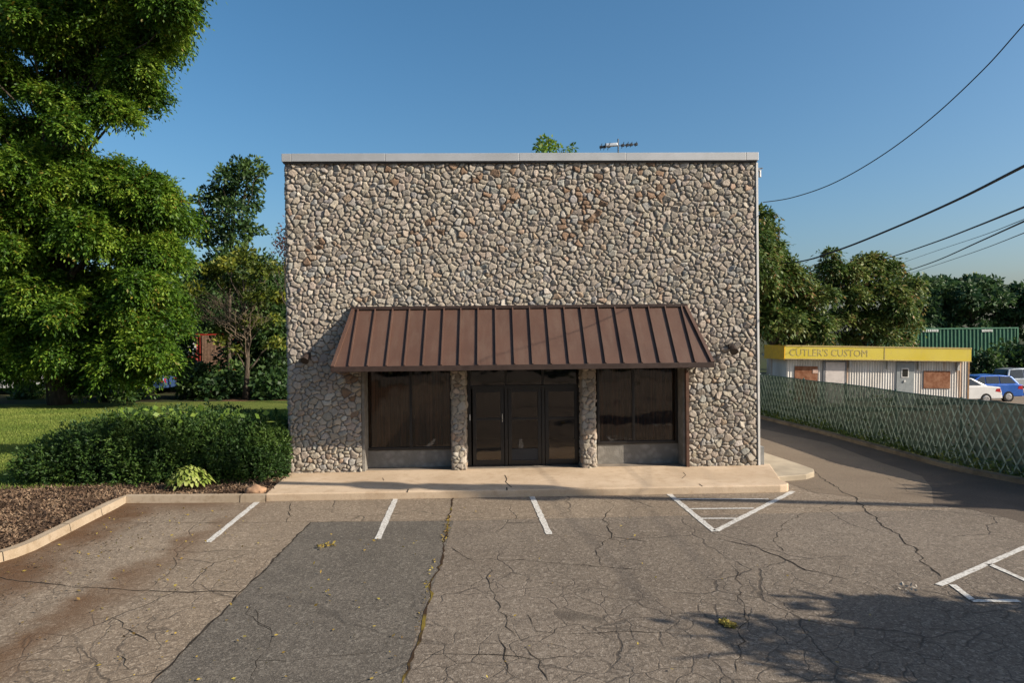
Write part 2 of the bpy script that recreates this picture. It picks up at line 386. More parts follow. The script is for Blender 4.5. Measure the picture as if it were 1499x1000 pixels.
for i_, t_ in ((0,.42),(3,.22),(3,.62),(5,.3),(5,.8)):
    a, c_ = kb[i_].lerp(kb[i_+1], t_), inner[i_].lerp(inner[i_+1], t_); e_ = i1[i_].lerp(i1[i_+1], t_); d_ = (kb[i_+1]-kb[i_]).normalized()*.006; o_ = (a-c_).normalized()*.003
    mb.quad(a+o_-d_+Vector((0,0,.004)), a+o_+d_+Vector((0,0,.004)), e_+o_+d_+Vector((0,0,.136)), e_+o_-d_+Vector((0,0,.136))); mb.quad(e_-d_+Vector((0,0,.1375)), e_+d_+Vector((0,0,.1375)), c_+d_+Vector((0,0,.1425)), c_-d_+Vector((0,0,.1425)))
mb.build('curb_joints', M_CRACK)['kind'] = 'structure'
# planting bed and lawn
ledge = [(p.x,p.y) for p in inner]
back = [G(430,700,.1), G(300,705,.1), G(200,708,.1), G(100,711,.1), G(0,716,.1), G(-250,722,.1)]
sheet('mulch_bed', ledge+[(-60, ledge[-1][1])] + [(-60, back[-1].y)] + [(p.x,p.y) for p in reversed(back)], .105, M_MULCH)
YLAWN = G(300, 594).y
sheet('lawn', [(p.x,p.y) for p in back]+[(-70,back[-1].y),(-70,YLAWN+1),(XL+.3,YLAWN+1),(XL+.3,YF)], .101, M_LAWN)

# sidewalk
sf = [G(390,727,.0), G(600,725,0), G(780,723,0), G(1000,719,0), G(1130,716.5,0)]
fr = [(p.x, p.y) for p in sf]
yfr = fr[2][1]
wl = G(390,722,ZS); wr = G(1166,713,ZS)
y0 = W(0,0,1).y
front_y = G(780,716.5,ZS).y
poly = [(wl.x, front_y), (wr.x-.25, front_y-.02), (wr.x-.08, front_y+.03), (wr.x, front_y+.16), (wr.x-.02, front_y+.5), (XR+.35, YF+.15), (XL-.02, YF+.15)]
SW = empty('sidewalk', (0, front_y, 0), None, None)
bpy.data.objects.remove(SW)
o = MB().prism(poly, -.02, ZS).build('sidewalk', M_CONC, bevel=.025); o['kind'] = 'structure'
p2 = [G(1118,700,.12), G(1142,697.5,.12), G(1180,694.5,.12), G(1192,690.5,.12), G(1191,686.5,.12), G(1170,679,.12), G(1115,661,.12), G(1095,655,.12)]
o = MB().prism([(p.x,p.y) for p in [p2[0],p2[1],p2[2],p2[3],p2[4],p2[5],p2[6],p2[7]]], -.02, .118).build('side_walkway', simple('pale_concrete', (.44,.375,.28), .9, .2, var=.15, scale=2, bump=.2), bevel=.02); o['kind'] = 'structure'
mb = MB()
for px, top in ((597,718),(742,716),(1029,713)):
    a = G(px, top, ZS); mb.box(a.x-.012, a.x+.012, front_y-.004, front_y+.2, .0, ZS+.0025)
def wcrack(pts, w):
    P = [G(x,y,ZS) for x,y in pts]
    for a,b in zip(P,P[1:]):
        d=(b-a).normalized(); n=Vector((-d.y,d.x,0))*w/2; z=ZS+.003
        mb.quad((a.x-n.x,a.y-n.y,z),(b.x-n.x,b.y-n.y,z),(b.x+n.x,b.y+n.y,z),(a.x+n.x,a.y+n.y,z))
wcrack([(739,696),(742,702),(740,706),(749,714)], .02)
wcrack([(1000,692),(1004,696),(998,701)], .014); wcrack([(560,700),(562,704)], .012)
mb.build('sidewalk_joints', M_CRACK)['kind'] = 'structure'

# ================================================================= STONE
k = NT('field_stone')
at = k.n('ShaderNodeAttribute', attribute_name='stone'); c = at.outputs['Color']
c = k.mix(k.rng(k.noise(16, 5, .7), .3, .7, 0, .5), c, k.mix(.55, c, (.10, .085, .07)))
c = k.mix(k.rng(k.noise(55, 3, .7), .55, .75, 0, .3), c, (.50, .46, .40))
k.bump(k.noise(24, 6, .72), .8, .02); M_STONE = k.done(c, .85, .25)
PAL = np.array([(.42,.365,.295),(.395,.35,.295),(.44,.39,.325),(.38,.35,.305),(.40,.34,.28),(.47,.42,.35),(.34,.30,.25),(.40,.30,.22),(.37,.36,.335),(.53,.49,.43)])
PW = np.array([.2,.16,.16,.11,.10,.08,.07,.03,.06,.03])
MORT = np.array((.18,.155,.125))
RUST = [(858,290,22),(955,262,18),(735,275,16),(845,330,20),(468,380,16),(625,340,14),(530,560,22),(560,240,20),(690,235,20)]
def stones(path, z0, z1, step, seed, name, parent, holes=(), smin=.050, smax=.098, depth=.047, rust=True):
    rg = np.random.default_rng(seed)
    path = [np.array(p, float) for p in path]
    L = [np.linalg.norm(b-a) for a, b in zip(path, path[1:])]; cum = np.concatenate([[0], np.cumsum(L)]); T = cum[-1]
    nu, nv = int(T/step)+1, int((z1-z0)/step)+1
    u = np.linspace(0, T, nu); v = np.linspace(z0, z1, nv); U, V = np.meshgrid(u, v)
    # darts of different size
    cs = .20; gw, gh = int(T/cs)+3, int((z1-z0)/cs)+3; cell = {}
    S = []
    nd = int(T*(z1-z0)*2200)
    du = rg.uniform(-.1, T+.1, nd); dv_ = rg.uniform(z0-.1, z1+.1, nd)
    rr = smin+(smax-smin)*rg.beta(1.3, 2.6, nd); rr[: nd//14] = smin+(smax-smin)*rg.uniform(.45, 1, nd//14)
    for a, b, r in zip(du, dv_, rr):
        ci, cj = int((a+.3)/cs), int((b-z0+.3)/cs); ok = True
        for i in range(ci-1, ci+2):
            for j in range(cj-1, cj+2):
                for q in cell.get((i,j), ()):
                    s_ = S[q]
                    if ((s_[0]-a)/1.22)**2+(s_[1]-b)**2 < ((s_[2]+r)*.66)**2: ok = False; break
                if not ok: break
            if not ok: break
        if ok: cell.setdefault((ci,cj), []).append(len(S)); S.append((a,b,r))
    S = np.array(S); n = len(S); K = max(len(q) for q in cell.values())
    gw, gh = int((T+.6)/cs)+3, int((z1-z0+.6)/cs)+3
    grid = np.full((gw, gh, K), -1, int)
    for (i,j), q in cell.items(): grid[i,j,:len(q)] = q
    th = rg.uniform(0, np.pi, n)*.25-.39*rg.random(n); asp = rg.uniform(1.0, 1.75, n)*np.where(rg.random(n) < .2, .7, 1)
    ct, st = np.cos(th), np.sin(th); pw = rg.uniform(2.2, 3.6, n)
    uf = (U+.02*np.sin(V*17+3*np.sin(U*9))).ravel(); vf = (V+.02*np.sin(U*15+2*np.sin(V*11))).ravel()
    # cracks between stones from the two nearest
    ci = ((uf+.3)/cs).astype(int); cj = ((vf-z0+.3)/cs).astype(int)
    f1 = np.full(uf.size, 9.); f2 = f1.copy(); i1_ = np.zeros(uf.size, int); i2 = i1_.copy()
    for di in (-1,0,1):
        for dj in (-1,0,1):
            for q in range(K):
                id_ = grid[np.clip(ci+di,0,gw-1), np.clip(cj+dj,0,gh-1), q]; okm = id_ >= 0; id0 = np.where(okm, id_, 0)
                x = uf-S[id0,0]; y = vf-S[id0,1]
                xr = np.abs(x*ct[id0]+y*st[id0])/np.sqrt(asp[id0]); yr = np.abs(-x*st[id0]+y*ct[id0])*np.sqrt(asp[id0])
                p = pw[id0]; d = (xr**p+yr**p)**(1/p)/S[id0,2]; d = np.where(okm, d, 9.)
                b1 = d < f1; b2 = (~b1) & (d < f2)
                f2 = np.where(b1, f1, np.where(b2, d, f2)); i2 = np.where(b1, i1_, np.where(b2, id0, i2))
                f1 = np.where(b1, d, f1); i1_ = np.where(b1, id0, i1_)
    ra, rb = S[i1_,2], S[i2,2]; e = (f2-f1)*ra*rb/(ra+rb)
    e = np.minimum(e, (1.30-f1)*ra)
    t = np.clip((e-.004)/.026, 0, 1)
    hs = depth*rg.uniform(.55, 1.0, n); ta = rg.normal(0, .16, n); tb = rg.normal(-.02, .16, n)
    h = np.sqrt(1-(1-t)**2)*(hs[i1_]+np.clip(ta[i1_]*(uf-S[i1_,0])+tb[i1_]*(vf-S[i1_,1]), -.03, .03))
    h += np.where(t > .3, rg.normal(0, .0022, uf.size), 0)
    pc = PAL[rg.choice(len(PAL), n, p=PW/PW.sum())]*rg.uniform(1.0, 1.28, (n,1))*(1+rg.normal(0, .014, (n,3)))
    if rust:
        for rx, ry, rr_ in RUST:
            c0 = W(rx, ry, YF); dd = np.hypot(S[:,0]+path[0][0]*0+XL-L[0]-c0.x, (S[:,1]-c0.z)*.7)
            mk = (dd < rr_*PX*1.6) & (rg.random(n) < .2); pc[mk] = np.array((.38,.25,.165))*rg.uniform(.6,1.1,(mk.sum(),1))
    colr = np.where((e > .005)[:,None], pc[i1_], MORT[None,:]*rg.uniform(.8,1.2,(uf.size,1)))
    # position and normal on the path
    uu = U.ravel(); seg = np.clip(np.searchsorted(cum, uu, 'right')-1, 0, len(L)-1)
    A = np.array(path[:-1])[seg]; B = np.array(path[1:])[seg]; tt = ((uu-cum[seg])/np.array(L)[seg])[:,None]
    P = A+(B-A)*tt; D = (B-A)/np.array(L)[seg][:,None]; N = np.stack([D[:,1], -D[:,0]], 1)
    for c_ in range(1, len(L)):
        w_ = np.clip(1-np.abs(uu-cum[c_])/.07, 0, 1)[:,None]*.5
        oth = np.where((seg == c_)[:,None], (np.array(path[c_])-path[c_-1])/L[c_-1], (np.array(path[c_+1])-path[c_])/L[c_])
        No = np.stack([oth[:,1], -oth[:,0]], 1); N = N*(1-w_)+No*w_
        h = h-.02*(w_[:,0]*2)**2
    XY = P+N*h[:,None]
    co = np.column_stack([XY, V.ravel()])
    idx = np.arange(nu*nv).reshape(nv, nu)
    Q = np.stack([idx[:-1,:-1], idx[:-1,1:], idx[1:,1:], idx[1:,:-1]], -1).reshape(-1, 4)
    mid = (P[Q[:,0]]+P[Q[:,2]])/2; mz = (V.ravel()[Q[:,0]]+V.ravel()[Q[:,2]])/2
    keep = np.ones(len(Q), bool)
    for hx0, hx1, hz0, hz1 in holes: keep &= ~((mid[:,0] > hx0) & (mid[:,0] < hx1) & (mz > hz0) & (mz < hz1))
    Q = Q[keep]
    o = np_mesh(name, co, Q, M_STONE, parent, True)
    ca = o.data.color_attributes.new('stone', 'FLOAT_COLOR', 'POINT')
    ca.data.foreach_set('color', np.column_stack([colr, np.ones(len(colr))]).astype(np.float32).ravel())
    return o

# ================================================================= BUILDING
BL = empty('commercial_building', ((XL+XR)/2, YF, 0), 'flat roofed commercial building faced in rough tan field stone with brown awning', 'building')
XO0, XO1 = W(529.5, 620, YF).x, W(1004, 620, YF).x         # opening of the shop front
ZO = 2.62
stones([(XL,YF+.8),(XL,YF),(XR,YF),(XR,YF+.4)], ZS-.03, ZTOP, .0155, 3, 'stone_wall', BL, holes=[(XO0,XO1,ZS-.1,ZO)])
PIL = []
for px in (671.5, 862.5):
    xc = W(px, 620, YF).x; w = .148
    stones([(xc-w,YF+REC),(xc-w,YF),(xc+w,YF),(xc+w,YF+REC)], ZS-.02, ZO+.05, .0175, int(px), 'stone_pillar', BL, smin=.05, smax=.11, depth=.036, rust=False); PIL.append(xc)
M_BLOCK = simple('painted_block', (.62,.60,.56), .85, .3, var=.1, scale=1.2, bump=.15)
YB = YF+11.5; ZB = 4.7
mb = MB()
mb.box(XL+.03, XL+.25, YF+.78, YB, 0, ZB); mb.box(XR-.25, XR+.004, YF+.38, YB, 0, ZB); mb.box(XL+.25, XR-.25, YB-.22, YB, 0, ZB); mb.box(XL+.031, XR-.005, YF+.42, YF+.62, ZB+.001, ZTOP-.001)
mb.build('side_wall', M_BLOCK, BL)
MB().box(XL+.25, XR-.25, YF+.63, YB-.22, ZB-.5, ZB-.3).build('roof', simple('roof_gravel', (.3,.29,.27), .95, .1, bump=.4), BL)
# backing wall above shop front, interior
M_DARKIN = simple('dark_interior', (.035,.028,.022), .9, .1, var=.4, scale=1)
mb = MB(); mb.box(XL+.26, XR-.26, YF+.05, YF+.085, ZO+.001, ZTOP-.51); mb.box(XO0, XO1, YF+.03, YF+REC+.12, ZO, ZO+.05)
mb.box(XL+.26, XO0-.001, YF+.05, YF+REC+.2, ZS, ZO-.001); mb.box(XO1+.001, XR-.26, YF+.05, YF+REC+.2, ZS, ZO-.001)
mb.box(XL+.26, XR-.26, YF+4.5, YF+4.6, 0, ZO); mb.box(XL+.26, XR-.26, YF+REC+.2, YF+4.5, ZO, ZO+.05)
mb.build('inner_wall', M_DARKIN, BL)
MB().box(XO0, XO1, YF+.15, YF+4.5, ZS-.1, ZS-.004).build('entry_floor', simple('entry_slab', (.26,.22,.18), .8, .3, var=.2, scale=3), BL)
# reveals
k = NT('stucco'); c = k.mix(k.rng(k.voro(6., 'F1', k.vadd(k.co, k.vscale(k.noisec(5), (.2,.2,.2)))).outputs['Distance'], .1, .7), (.33,.31,.28), (.24,.225,.20))
k.bump(k.noise(25, 5), .5, .02); M_STUCCO = k.done(c, .9, .2)
MB().box(XO0-.0, XO0+.06, YF+.02, YF+REC, ZS, ZO-.002).build('window_reveal', M_STUCCO, BL)
MB().box(XO1-.06, XO1, YF+.02, YF+REC, ZS, ZO-.002).build('window_reveal', M_STUCCO, BL)
MB().box(XO1-.012, XO1+.055, YF-.085, YF+.02, ZS, ZO-.25).build('jamb_post', simple('brown_post', (.11,.055,.035), .7, var=.25), BL)
# coping
M_COP = NT('coping_metal'); k = M_COP
c = k.mix(k.rng(k.noise(1.5, 4), .3, .7), (.52,.53,.53), (.62,.63,.64)); M_COP = k.done(c, .45, .5, .3)
mb = MB(); xs = [XL-.045] + [W(x,230,YF).x for x in (428,565,760,915,1090)] + [XR+.045]
for i in range(6):
    a, b = xs[i], xs[i+1]-(.006 if i < 5 else 0)
    mb.box(a, b, YF-.105, YF+.35, ZTOP-.015+.002*(i%2), ZCOP+.002*(i%2))
mb.build('coping', M_COP, BL, bevel=.006)
MB().box(XL-.02, XR+.02, YF-.075, YF+.02, ZTOP-.05, ZTOP-.016).build('coping_drip', simple('dark_flashing', (.06,.055,.05), .6), BL)
MB().box(XL-.03, XL+.27, YF+.83, YB+.03, ZB, ZB+.1).build('side_coping', M_COP, BL); MB().box(XR-.27, XR+.03, YF+.63, YB+.03, ZB, ZB+.1).build('side_coping', M_COP, BL)
# white corner trim and conduit on the right
MB().box(XR+.006, XR+.055, YF-.04, YF+.37, ZS+.0, ZTOP-.055).build('corner_trim', simple('white_trim', (.78,.77,.74), .5, .4, var=.06), BL, bevel=.004)
a = W(1111,664,YF); b = W(1117,687,YF)
MB().box(XR+.058, XR+.17, YF+.02, YF+.2, ZS+.0, ZS+.42).build('utility_box', simple('grey_box', (.27,.27,.26), .5), BL, bevel=.008)
zb = W(1112,252,YF).z
mb = MB(); mb.tube([(XR+.03,YF+.05,zb+.05),(XR+.16,YF+.05,zb+.05)], .02, 8); mb.tube([(XR+.13,YF+.05,zb+.05),(XR+.13,YF+.05,zb-.1)], .03, 8)
mb.tube([(XR+.06,YF+.05,zb+.09),(XR+.17,YF-.02,zb+.09)], .015, 6)
mb.build('wire_bracket', simple('bracket_grey', (.4,.4,.4), .4, .5, .5), BL)

# awning: standing seam mansard
M_AWN = NT('brown_metal'); k = M_AWN
c = k.mix(k.rng(k.noise(1.1, 5), .3, .7), (.098,.051,.035), (.120,.064,.044)); c = k.mix(k.rng(k.noise(5, 5, .7, k.vscale(k.co, (1,.25,.25))), .4, .75, 0, .55), c, (.15,.10,.075)); c = k.mix(k.rng(k.noise(30, 3), .5, .8, 0, .3), c, (.07,.04,.03))
M_AWN = k.done(c, .52, .4)
M_AWN_D = simple('dark_bronze', (.050,.030,.023), .5, .4, var=.12)
PRJ = 1.15; YA = YF-PRJ; YT = YF-.06
tl, tr = W(517.5,453,YT), W(1003,448.5,YT); zt = (tl.z+tr.z)/2
bl, br = W(487,537,YA), W(1043,532,YA); zb_ = (bl.z+br.z)/2
fb = W(765,541.5,YA).z; FH = zb_-fb
AW = empty('awning', ((XO0+XO1)/2, YF, zb_), None, None); AW.parent = BL
def setp(o):
    pass
AW.location = (0,0,0); AW.matrix_parent_inverse = parent_inv(BL)
bpy.data.objects.remove(AW)
mb = MB()
mb.quad((bl.x,YA,zb_),(br.x,YA,zb_),(tr.x,YT,zt),(tl.x,YT,zt))
mb.quad((bl.x,YA,zb_),(tl.x,YT,zt),(bl.x-.0,YT+.05,zb_)); mb.quad((br.x,YA,zb_),(br.x,YT+.05,zb_),(tr.x,YT,zt))
mb.quad((bl.x+.01,YA+.01,fb+.02),(bl.x+.01,YT,fb+.02),(br.x-.01,YT,fb+.02),(br.x-.01,YA+.01,fb+.02))
AW = mb.build('awning', M_AWN, BL)
nrm = Vector((0, -(zt-zb_), -(YA-YT)*-1)).normalized(); nrm = Vector((0, -(zt-zb_), (YT-YA))).normalized()
seams = MB()
# ribs spaced as in the photograph
bot = [511,538,565.5,592,619,646,672.5,699.5,726.5,753.5,780,807,834,860.5,887,913.5,940,966.5,992.5,1018]
for px in bot:
    xb = W(px,536,YA).x; xt = xb
    # clip rib by the hip line
    fl = (xb-bl.x)/(tl.x-bl.x) if xb < tl.x else ((br.x-xb)/(br.x-tr.x) if xb > tr.x else 1)
    fl = min(1, fl); p0 = Vector((xb,YA,zb_)); p1 = p0.lerp(Vector((xb,YT,zt)), fl)
    seams.bar(p0+nrm*.022, p1+nrm*.022, .028, .05, nrm)
seams.build('seam', M_AWN, AW)
for a_, b_ in ((Vector((bl.x,YA,zb_)), Vector((tl.x,YT,zt))), (Vector((br.x,YA,zb_)), Vector((tr.x,YT,zt)))):
    MB().bar(a_+nrm*.02, b_+nrm*.02, .07, .05, nrm).build('hip_trim', M_AWN, AW)
MB().box(tl.x-.05, tr.x+.05, YT-.05, YF+.01, zt-.015, zt+.06).build('head_flashing', M_AWN_D, AW, bevel=.008)
mb = MB(); mb.box(bl.x-.035, br.x+.035, YA-.035, YA+.0, fb, zb_+.012)
mb.box(bl.x-.035, bl.x-.004, YA+.001, YF-.03, fb, zb_+.010); mb.box(br.x+.004, br.x+.035, YA+.001, YF-.03, fb, zb_+.010)
mb.build('fascia', M_AWN_D, AW, bevel=.006)

# glass
k = NT('dark_glass'); gl = k.n('ShaderNodeBsdfGlossy'); gl.inputs['Roughness'].default_value = .02; gl.inputs[0].default_value = (.75,.72,.7,1)
bq = k.n('ShaderNodeBump'); bq.inputs['Strength'].default_value = .03; bq.inputs['Distance'].default_value = .2; k.l(k.noise(1.3, 2), bq.inputs['Height']); k.l(bq.outputs[0], gl.inputs['Normal'])
tp = k.n('ShaderNodeBsdfTransparent'); tp.inputs[0].default_value = (.70,.62,.55,1)
fr_ = k.n('ShaderNodeFresnel'); fr_.inputs[0].default_value = 1.5; ms = k.n('ShaderNodeMixShader')
k.l(k.math('MULTIPLY_ADD', fr_.outputs[0], .9, .035), ms.inputs[0]); k.l(tp.outputs[0], ms.inputs[1]); k.l(gl.outputs[0], ms.inputs[2]); k.l(ms.outputs[0], k.out.inputs[0]); M_GLASS = k.m
M_FRAME = simple('bronze_frame', (.018,.014,.012), .4, .5, var=.2)
k = NT('brown_blinds'); c = k.mix(k.rng(k.noise(9, 3, .6, k.vscale(k.co, (1.4,.2,.03))), .42, .58), (.055,.033,.02), (.40,.25,.15)); c = k.mix(k.rng(k.noise(1.2, 3), .35, .7, 0, .5), c, (.10,.06,.04)); M_CURT = k.done(c, .9, .1)
M_ALU = simple('aluminium', (.6,.6,.58), .3, .5, .9)
YW = YF+REC-.02
def shop_window(pxs, pys, mull):
    x0, x1 = W(pxs[0],600,YW).x, W(pxs[1],600,YW).x; z0, z1 = W(700,pys,YW).z, ZO-.003
    sill = MB().box(x0, x1, YW-.02, YW+.2, ZS-.002, z0-.03).build('sill_wall', M_STUCCO, BL)
    w = MB().box(x0, x1, YW-.05, YW+.05, z0-.028, z0+.035)
    w.box(x0, x0+.05, YW-.04, YW+.05, z0+.036, z1); w.box(x1-.05, x1, YW-.04, YW+.05, z0+.036, z1)
    xm = W(mull,600,YW).x; w.box(xm-.03, xm+.03, YW-.038, YW+.05, z0+.036, z1); w.box(x0+.051, x1-.051, YW-.036, YW+.048, z1-.16, z1-.1) if False else None
    fo = w.build('window', M_FRAME, BL, bevel=.004)
    MB().box(x0+.051, xm-.031, YW, YW+.008, z0+.036, z1-.002).build('pane', M_GLASS, fo)
    MB().box(xm+.031, x1-.051, YW, YW+.008, z0+.036, z1-.002).build('pane', M_GLASS, fo)
    n = int((x1-x0)/.018); c = MB(); pr = None
    rg = random.Random(int(mull)); ph = 0
    for i in range(n+1):
        x = x0+.05+(x1-x0-.1)*i/n; ph += rg.uniform(.5,1.2); y = YW+.14+.035*math.sin(ph)
        if pr: c.quad((pr[0],pr[1],z0+.04),(x,y,z0+.04),(x,y,z1),(pr[0],pr[1],z1))
        pr = (x,y)
    c.build('curtain', M_CURT, fo, True)
shop_window((535,661.5), 655.5, 601.5)
shop_window((874,991.5), 651.5, 927)
# door front
def dx(px): return W(px,620,YW).x
zbot = ZS; zt_bar = W(765,566,YW).z; xL_, xR_ = dx(684), dx(852)
fr = MB()
fr.box(xL_, xL_+.09, YW-.06, YW+.06, zbot, ZO-.003); fr.box(xR_-.09, xR_, YW-.06, YW+.06, zbot, ZO-.003)
fr.box(xL_+.091, xR_-.091, YW-.055, YW+.055, zt_bar-.03, zt_bar+.04)
for p in (741, 795): fr.box(dx(p)-.035, dx(p)+.035, YW-.05, YW+.05, zbot, zt_bar-.031); fr.box(dx(p)-.025, dx(p)+.025, YW-.04, YW+.04, zt_bar+.041, ZO-.003)
EN = fr.build('entrance', M_FRAME, BL, bevel=.004)
MB().box(xL_+.09, xR_-.09, YW, YW+.008, zt_bar+.041, ZO-.003).build('transom_pane', M_GLASS, EN)
zmid = W(765,613,YW).z; zpan = W(765,657,YW).z
def leaf_door(pa, pb, solid, handle):
    x0, x1 = dx(pa), dx(pb); st = .085
    d = MB(); d.box(x0, x0+st, YW-.03, YW+.02, zbot+.01, zt_bar-.032); d.box(x1-st, x1, YW-.03, YW+.02, zbot+.01, zt_bar-.032)
    d.box(x0+st, x1-st, YW-.028, YW+.018, zbot+.01, zbot+.13); d.box(x0+st, x1-st, YW-.028, YW+.018, zt_bar-.13, zt_bar-.032)
    d.box(x0+st, x1-st, YW-.026, YW+.016, zmid-.03, zmid+.025)
    do = d.build('door', M_FRAME, EN, bevel=.004)
    MB().box(x0+st, x1-st, YW-.002, YW+.006, (zpan if solid else zbot+.13), zmid-.03).build('pane', M_GLASS, do)
    MB().box(x0+st, x1-st, YW-.002, YW+.006, zmid+.025, zt_bar-.13).build('pane', M_GLASS, do)
    if solid: MB().box(x0+st, x1-st, YW-.012, YW+.01, zbot+.13, zpan-.001).build('kick_panel', simple('slate_panel', (.035,.036,.04), .55), do)
    if handle:
        hx = x1-st/2
        MB().tube([(hx,YW-.03,zmid-.06),(hx,YW-.09,zmid-.06),(hx,YW-.09,zmid+.12),(hx,YW-.03,zmid+.12)], .011, 8).build('handle', M_ALU, do)
leaf_door(692, 738, False, True); leaf_door(744, 792.5, True, False); leaf_door(798, 846, False, False)
MB().box(dx(687.5), dx(689), YW-.075, YW-.062, zmid-.02, zmid+.12).build('lock_plate', simple('white_plate', (.7,.7,.68), .4), EN)
# wall floodlights
for (px, py) in ((1069,511),(452,524)):
    p = W(px, py, YF); mb = MB()
    mb.box(p.x-.06, p.x+.06, YF-.09, YF+.02, p.z+.0, p.z+.12)
    mb.tube([(p.x,YF-.08,p.z+.04),(p.x,YF-.2,p.z+.02)], .022, 8)
    mb.tube([(p.x,YF-.15,p.z+.05),(p.x-.015,YF-.30,p.z-.06)], [.06,.095], 12)
    mb.build('wall_lamp', simple('lamp_bronze', (.05,.035,.03), .45), BL, bevel=.004)

# ================================================================= FOLIAGE TOOLS
def unit(a): return a/np.maximum(np.linalg.norm(a, axis=1, keepdims=True), 1e-9)
def rand_dirs(n): return unit(rng.normal(size=(n,3)))
def rhombs(P, A, Wv, L, Wd):               # P base, A axis, Wv width dir; L, Wd arrays
    L = np.asarray(L).reshape(-1,1)*np.ones((len(P),1)); Wd = np.asarray(Wd).reshape(-1,1)*np.ones((len(P),1))
    mid = P+A*L*.45
    V = np.stack([P, mid+Wv*Wd*.5, P+A*L, mid-Wv*Wd*.5], 1).reshape(-1,3)
    return V
def fronds(P, D, L, nl, ll, lw, droop=.35):
    n = len(P); L = L.reshape(-1,1); out = []
    S = unit(np.cross(D, unit(np.array([[0,0,1.]])+rng.normal(0,.35,(n,3)))))
    for i in range(nl):
        t = (i//2+.8)/((nl+1)//2+.3); sg = 1 if i % 2 else -1
        if i == nl-1: sg = 0; t = 1
        base = P+D*L*t; base[:,2] -= (droop*L[:,0]*t*t)
        A = unit(S*sg*.85+D*(.55 if sg else 1)+np.array([[0,0,-.35-droop*.5*t]])+rng.normal(0,.22,(n,3)))
        Wv = unit(np.cross(A, rng.normal(0,.5,(n,3))+np.array([[0,0,1.]])))
        out.append(rhombs(base, A, Wv, ll*rng.uniform(.75,1.2,n), lw*rng.uniform(.8,1.2,n)))
    return np.concatenate(out)
def qmesh(name, V, m, parent): return np_mesh(name, V, np.arange(len(V)).reshape(-1,4), m, parent)
def crown_points(clumps, per_m2, shell=.5, zmin=-.75):
    P = []; D = []
    for c, r in clumps:
        r = np.array(r if hasattr(r,'__len__') else (r,r,r)); n = max(8, int(per_m2*4*math.pi*(r[0]*r[1]*r[2])**(2/3)))
        d = rand_dirs(int(n*1.35)); d = d[d[:,2] > zmin][:n]
        lump = 1+.22*np.sin(d[:,:1]*5+c[0]*3)*np.cos(d[:,1:2]*6+c[2]*2)
        P.append(np.array(c)[None]+d*r*lump*(shell+(1-shell)*np.sqrt(rng.random((len(d),1))))); D.append(d)
    return np.concatenate(P), np.concatenate(D)
M_BARK = NT('bark'); k = M_BARK
c = k.mix(k.rng(k.noise(8, 6, .7, k.vscale(k.co, (1,1,.2))), .3, .7), (.05,.04,.03), (.14,.115,.09)); k.bump(k.noise(12, 5, .6, k.vscale(k.co, (1,1,.25))), .8, .04); M_BARK = k.done(c, .95, .1)
def branch(mb, a, b, r0_, r1_, k=5, wob=.12):
    a, b = Vector(a), Vector(b); L = (b-a).length; pts = []; rad = []
    for i in range(k+1):
        t = i/k; p = a.lerp(b, t)
        p.z += L*.10*math.sin(math.pi*t)
        if 0 < i < k: p += Vector((random.uniform(-1,1),random.uniform(-1,1),random.uniform(-.6,.6)))*L*wob*.35
        pts.append(p); rad.append(r0_+(r1_-r0_)*t)
    mb.tube(pts, rad, 7)
def tree(name, label, foot, clumps, mleaf, per=14, style='frond', ll=.15, lw=.05, FL=.5, nl=9, droop=.4, tr=.25, group=None, shell=.45, th=.45, cat='tree', foot_z=0, zmin=-.75, twigs=True, limbs=True, sub=0):
    foot = Vector((foot[0], foot[1], foot_z)); o = empty(name, foot, label, cat, group)
    cs = [(np.array(c, float), r) for c, r in clumps]; C = np.array([c for c,_ in cs])
    zc = C[:,2]; top = zc.max(); cx, cy = C[:,0].mean(), C[:,1].mean()
    mb = MB(); tp = Vector((foot.x*.4+cx*.6, foot.y*.4+cy*.6, foot.z+(top-foot.z)*.92)); pts = []; rad = []; K = 9
    for i in range(K+1):
        t = i/K; p = foot.lerp(tp, t); p.x += math.sin(t*5+foot.x)*.25*tr*2*(t > 0); p.y += math.cos(t*4+foot.y)*.25*tr*2*(t > 0); pts.append(p); rad.append(max(.02, tr*(1.35 if i == 0 else 1)*(1-.88*t)))
    mb.tube(pts, rad, 10); 
    tk = mb.build('trunk', M_BARK, o, True)
    if limbs:
        lb = MB()
        for c, r in cs:
            tt = max(.12, min(.9, ((c[2]-foot.z)/(tp.z-foot.z))*.72)); i = int(tt*K); a = pts[i]
            branch(lb, a, c, max(.018, rad[i]*.45), .015)
            if twigs:
                for _ in range(4):
                    d = rand_dirs(1)[0]; rr = (r if not hasattr(r,'__len__') else min(r))
                    branch(lb, c, c+d*rr*.85, .014, .005, 3)
        lb.build('limb', M_BARK, o, True)
    if sub:
        c2 = []
        for c, r in cs:
            r = np.array(r if hasattr(r,'__len__') else (r,r,r))
            for q in range(sub):
                d = rand_dirs(1)[0]; d[2] = abs(d[2])*1.1-.35; f_ = rng.uniform(.34,.56) if sub < 10 else rng.uniform(.26,.46); c2.append((c+d*r*rng.uniform(.5,.92), r*np.array((f_*1.05,f_*1.05,f_*(.85 if sub < 10 else 1.15)))))
        cs = c2
    P, D = crown_points(cs, per, shell, zmin)
    n = len(P)
    if style == 'frond':
        D = unit(D*.8+rng.normal(0,.55,(n,3))+np.array([[0,0,-.15]])); V = fronds(P, D, FL*rng.uniform(.6,1.2,n), nl, ll, lw, droop)
    else:
        A = unit(D*.7+rng.normal(0,.7,(n,3))+np.array([[0,0,-.2]])); Wv = unit(np.cross(A, rng.normal(size=(n,3))+D*.4)); V = rhombs(P, A, Wv, ll*rng.uniform(.6,1.3,n), lw*rng.uniform(.7,1.2,n))
    qmesh('crown', V, mleaf, o)
    return o
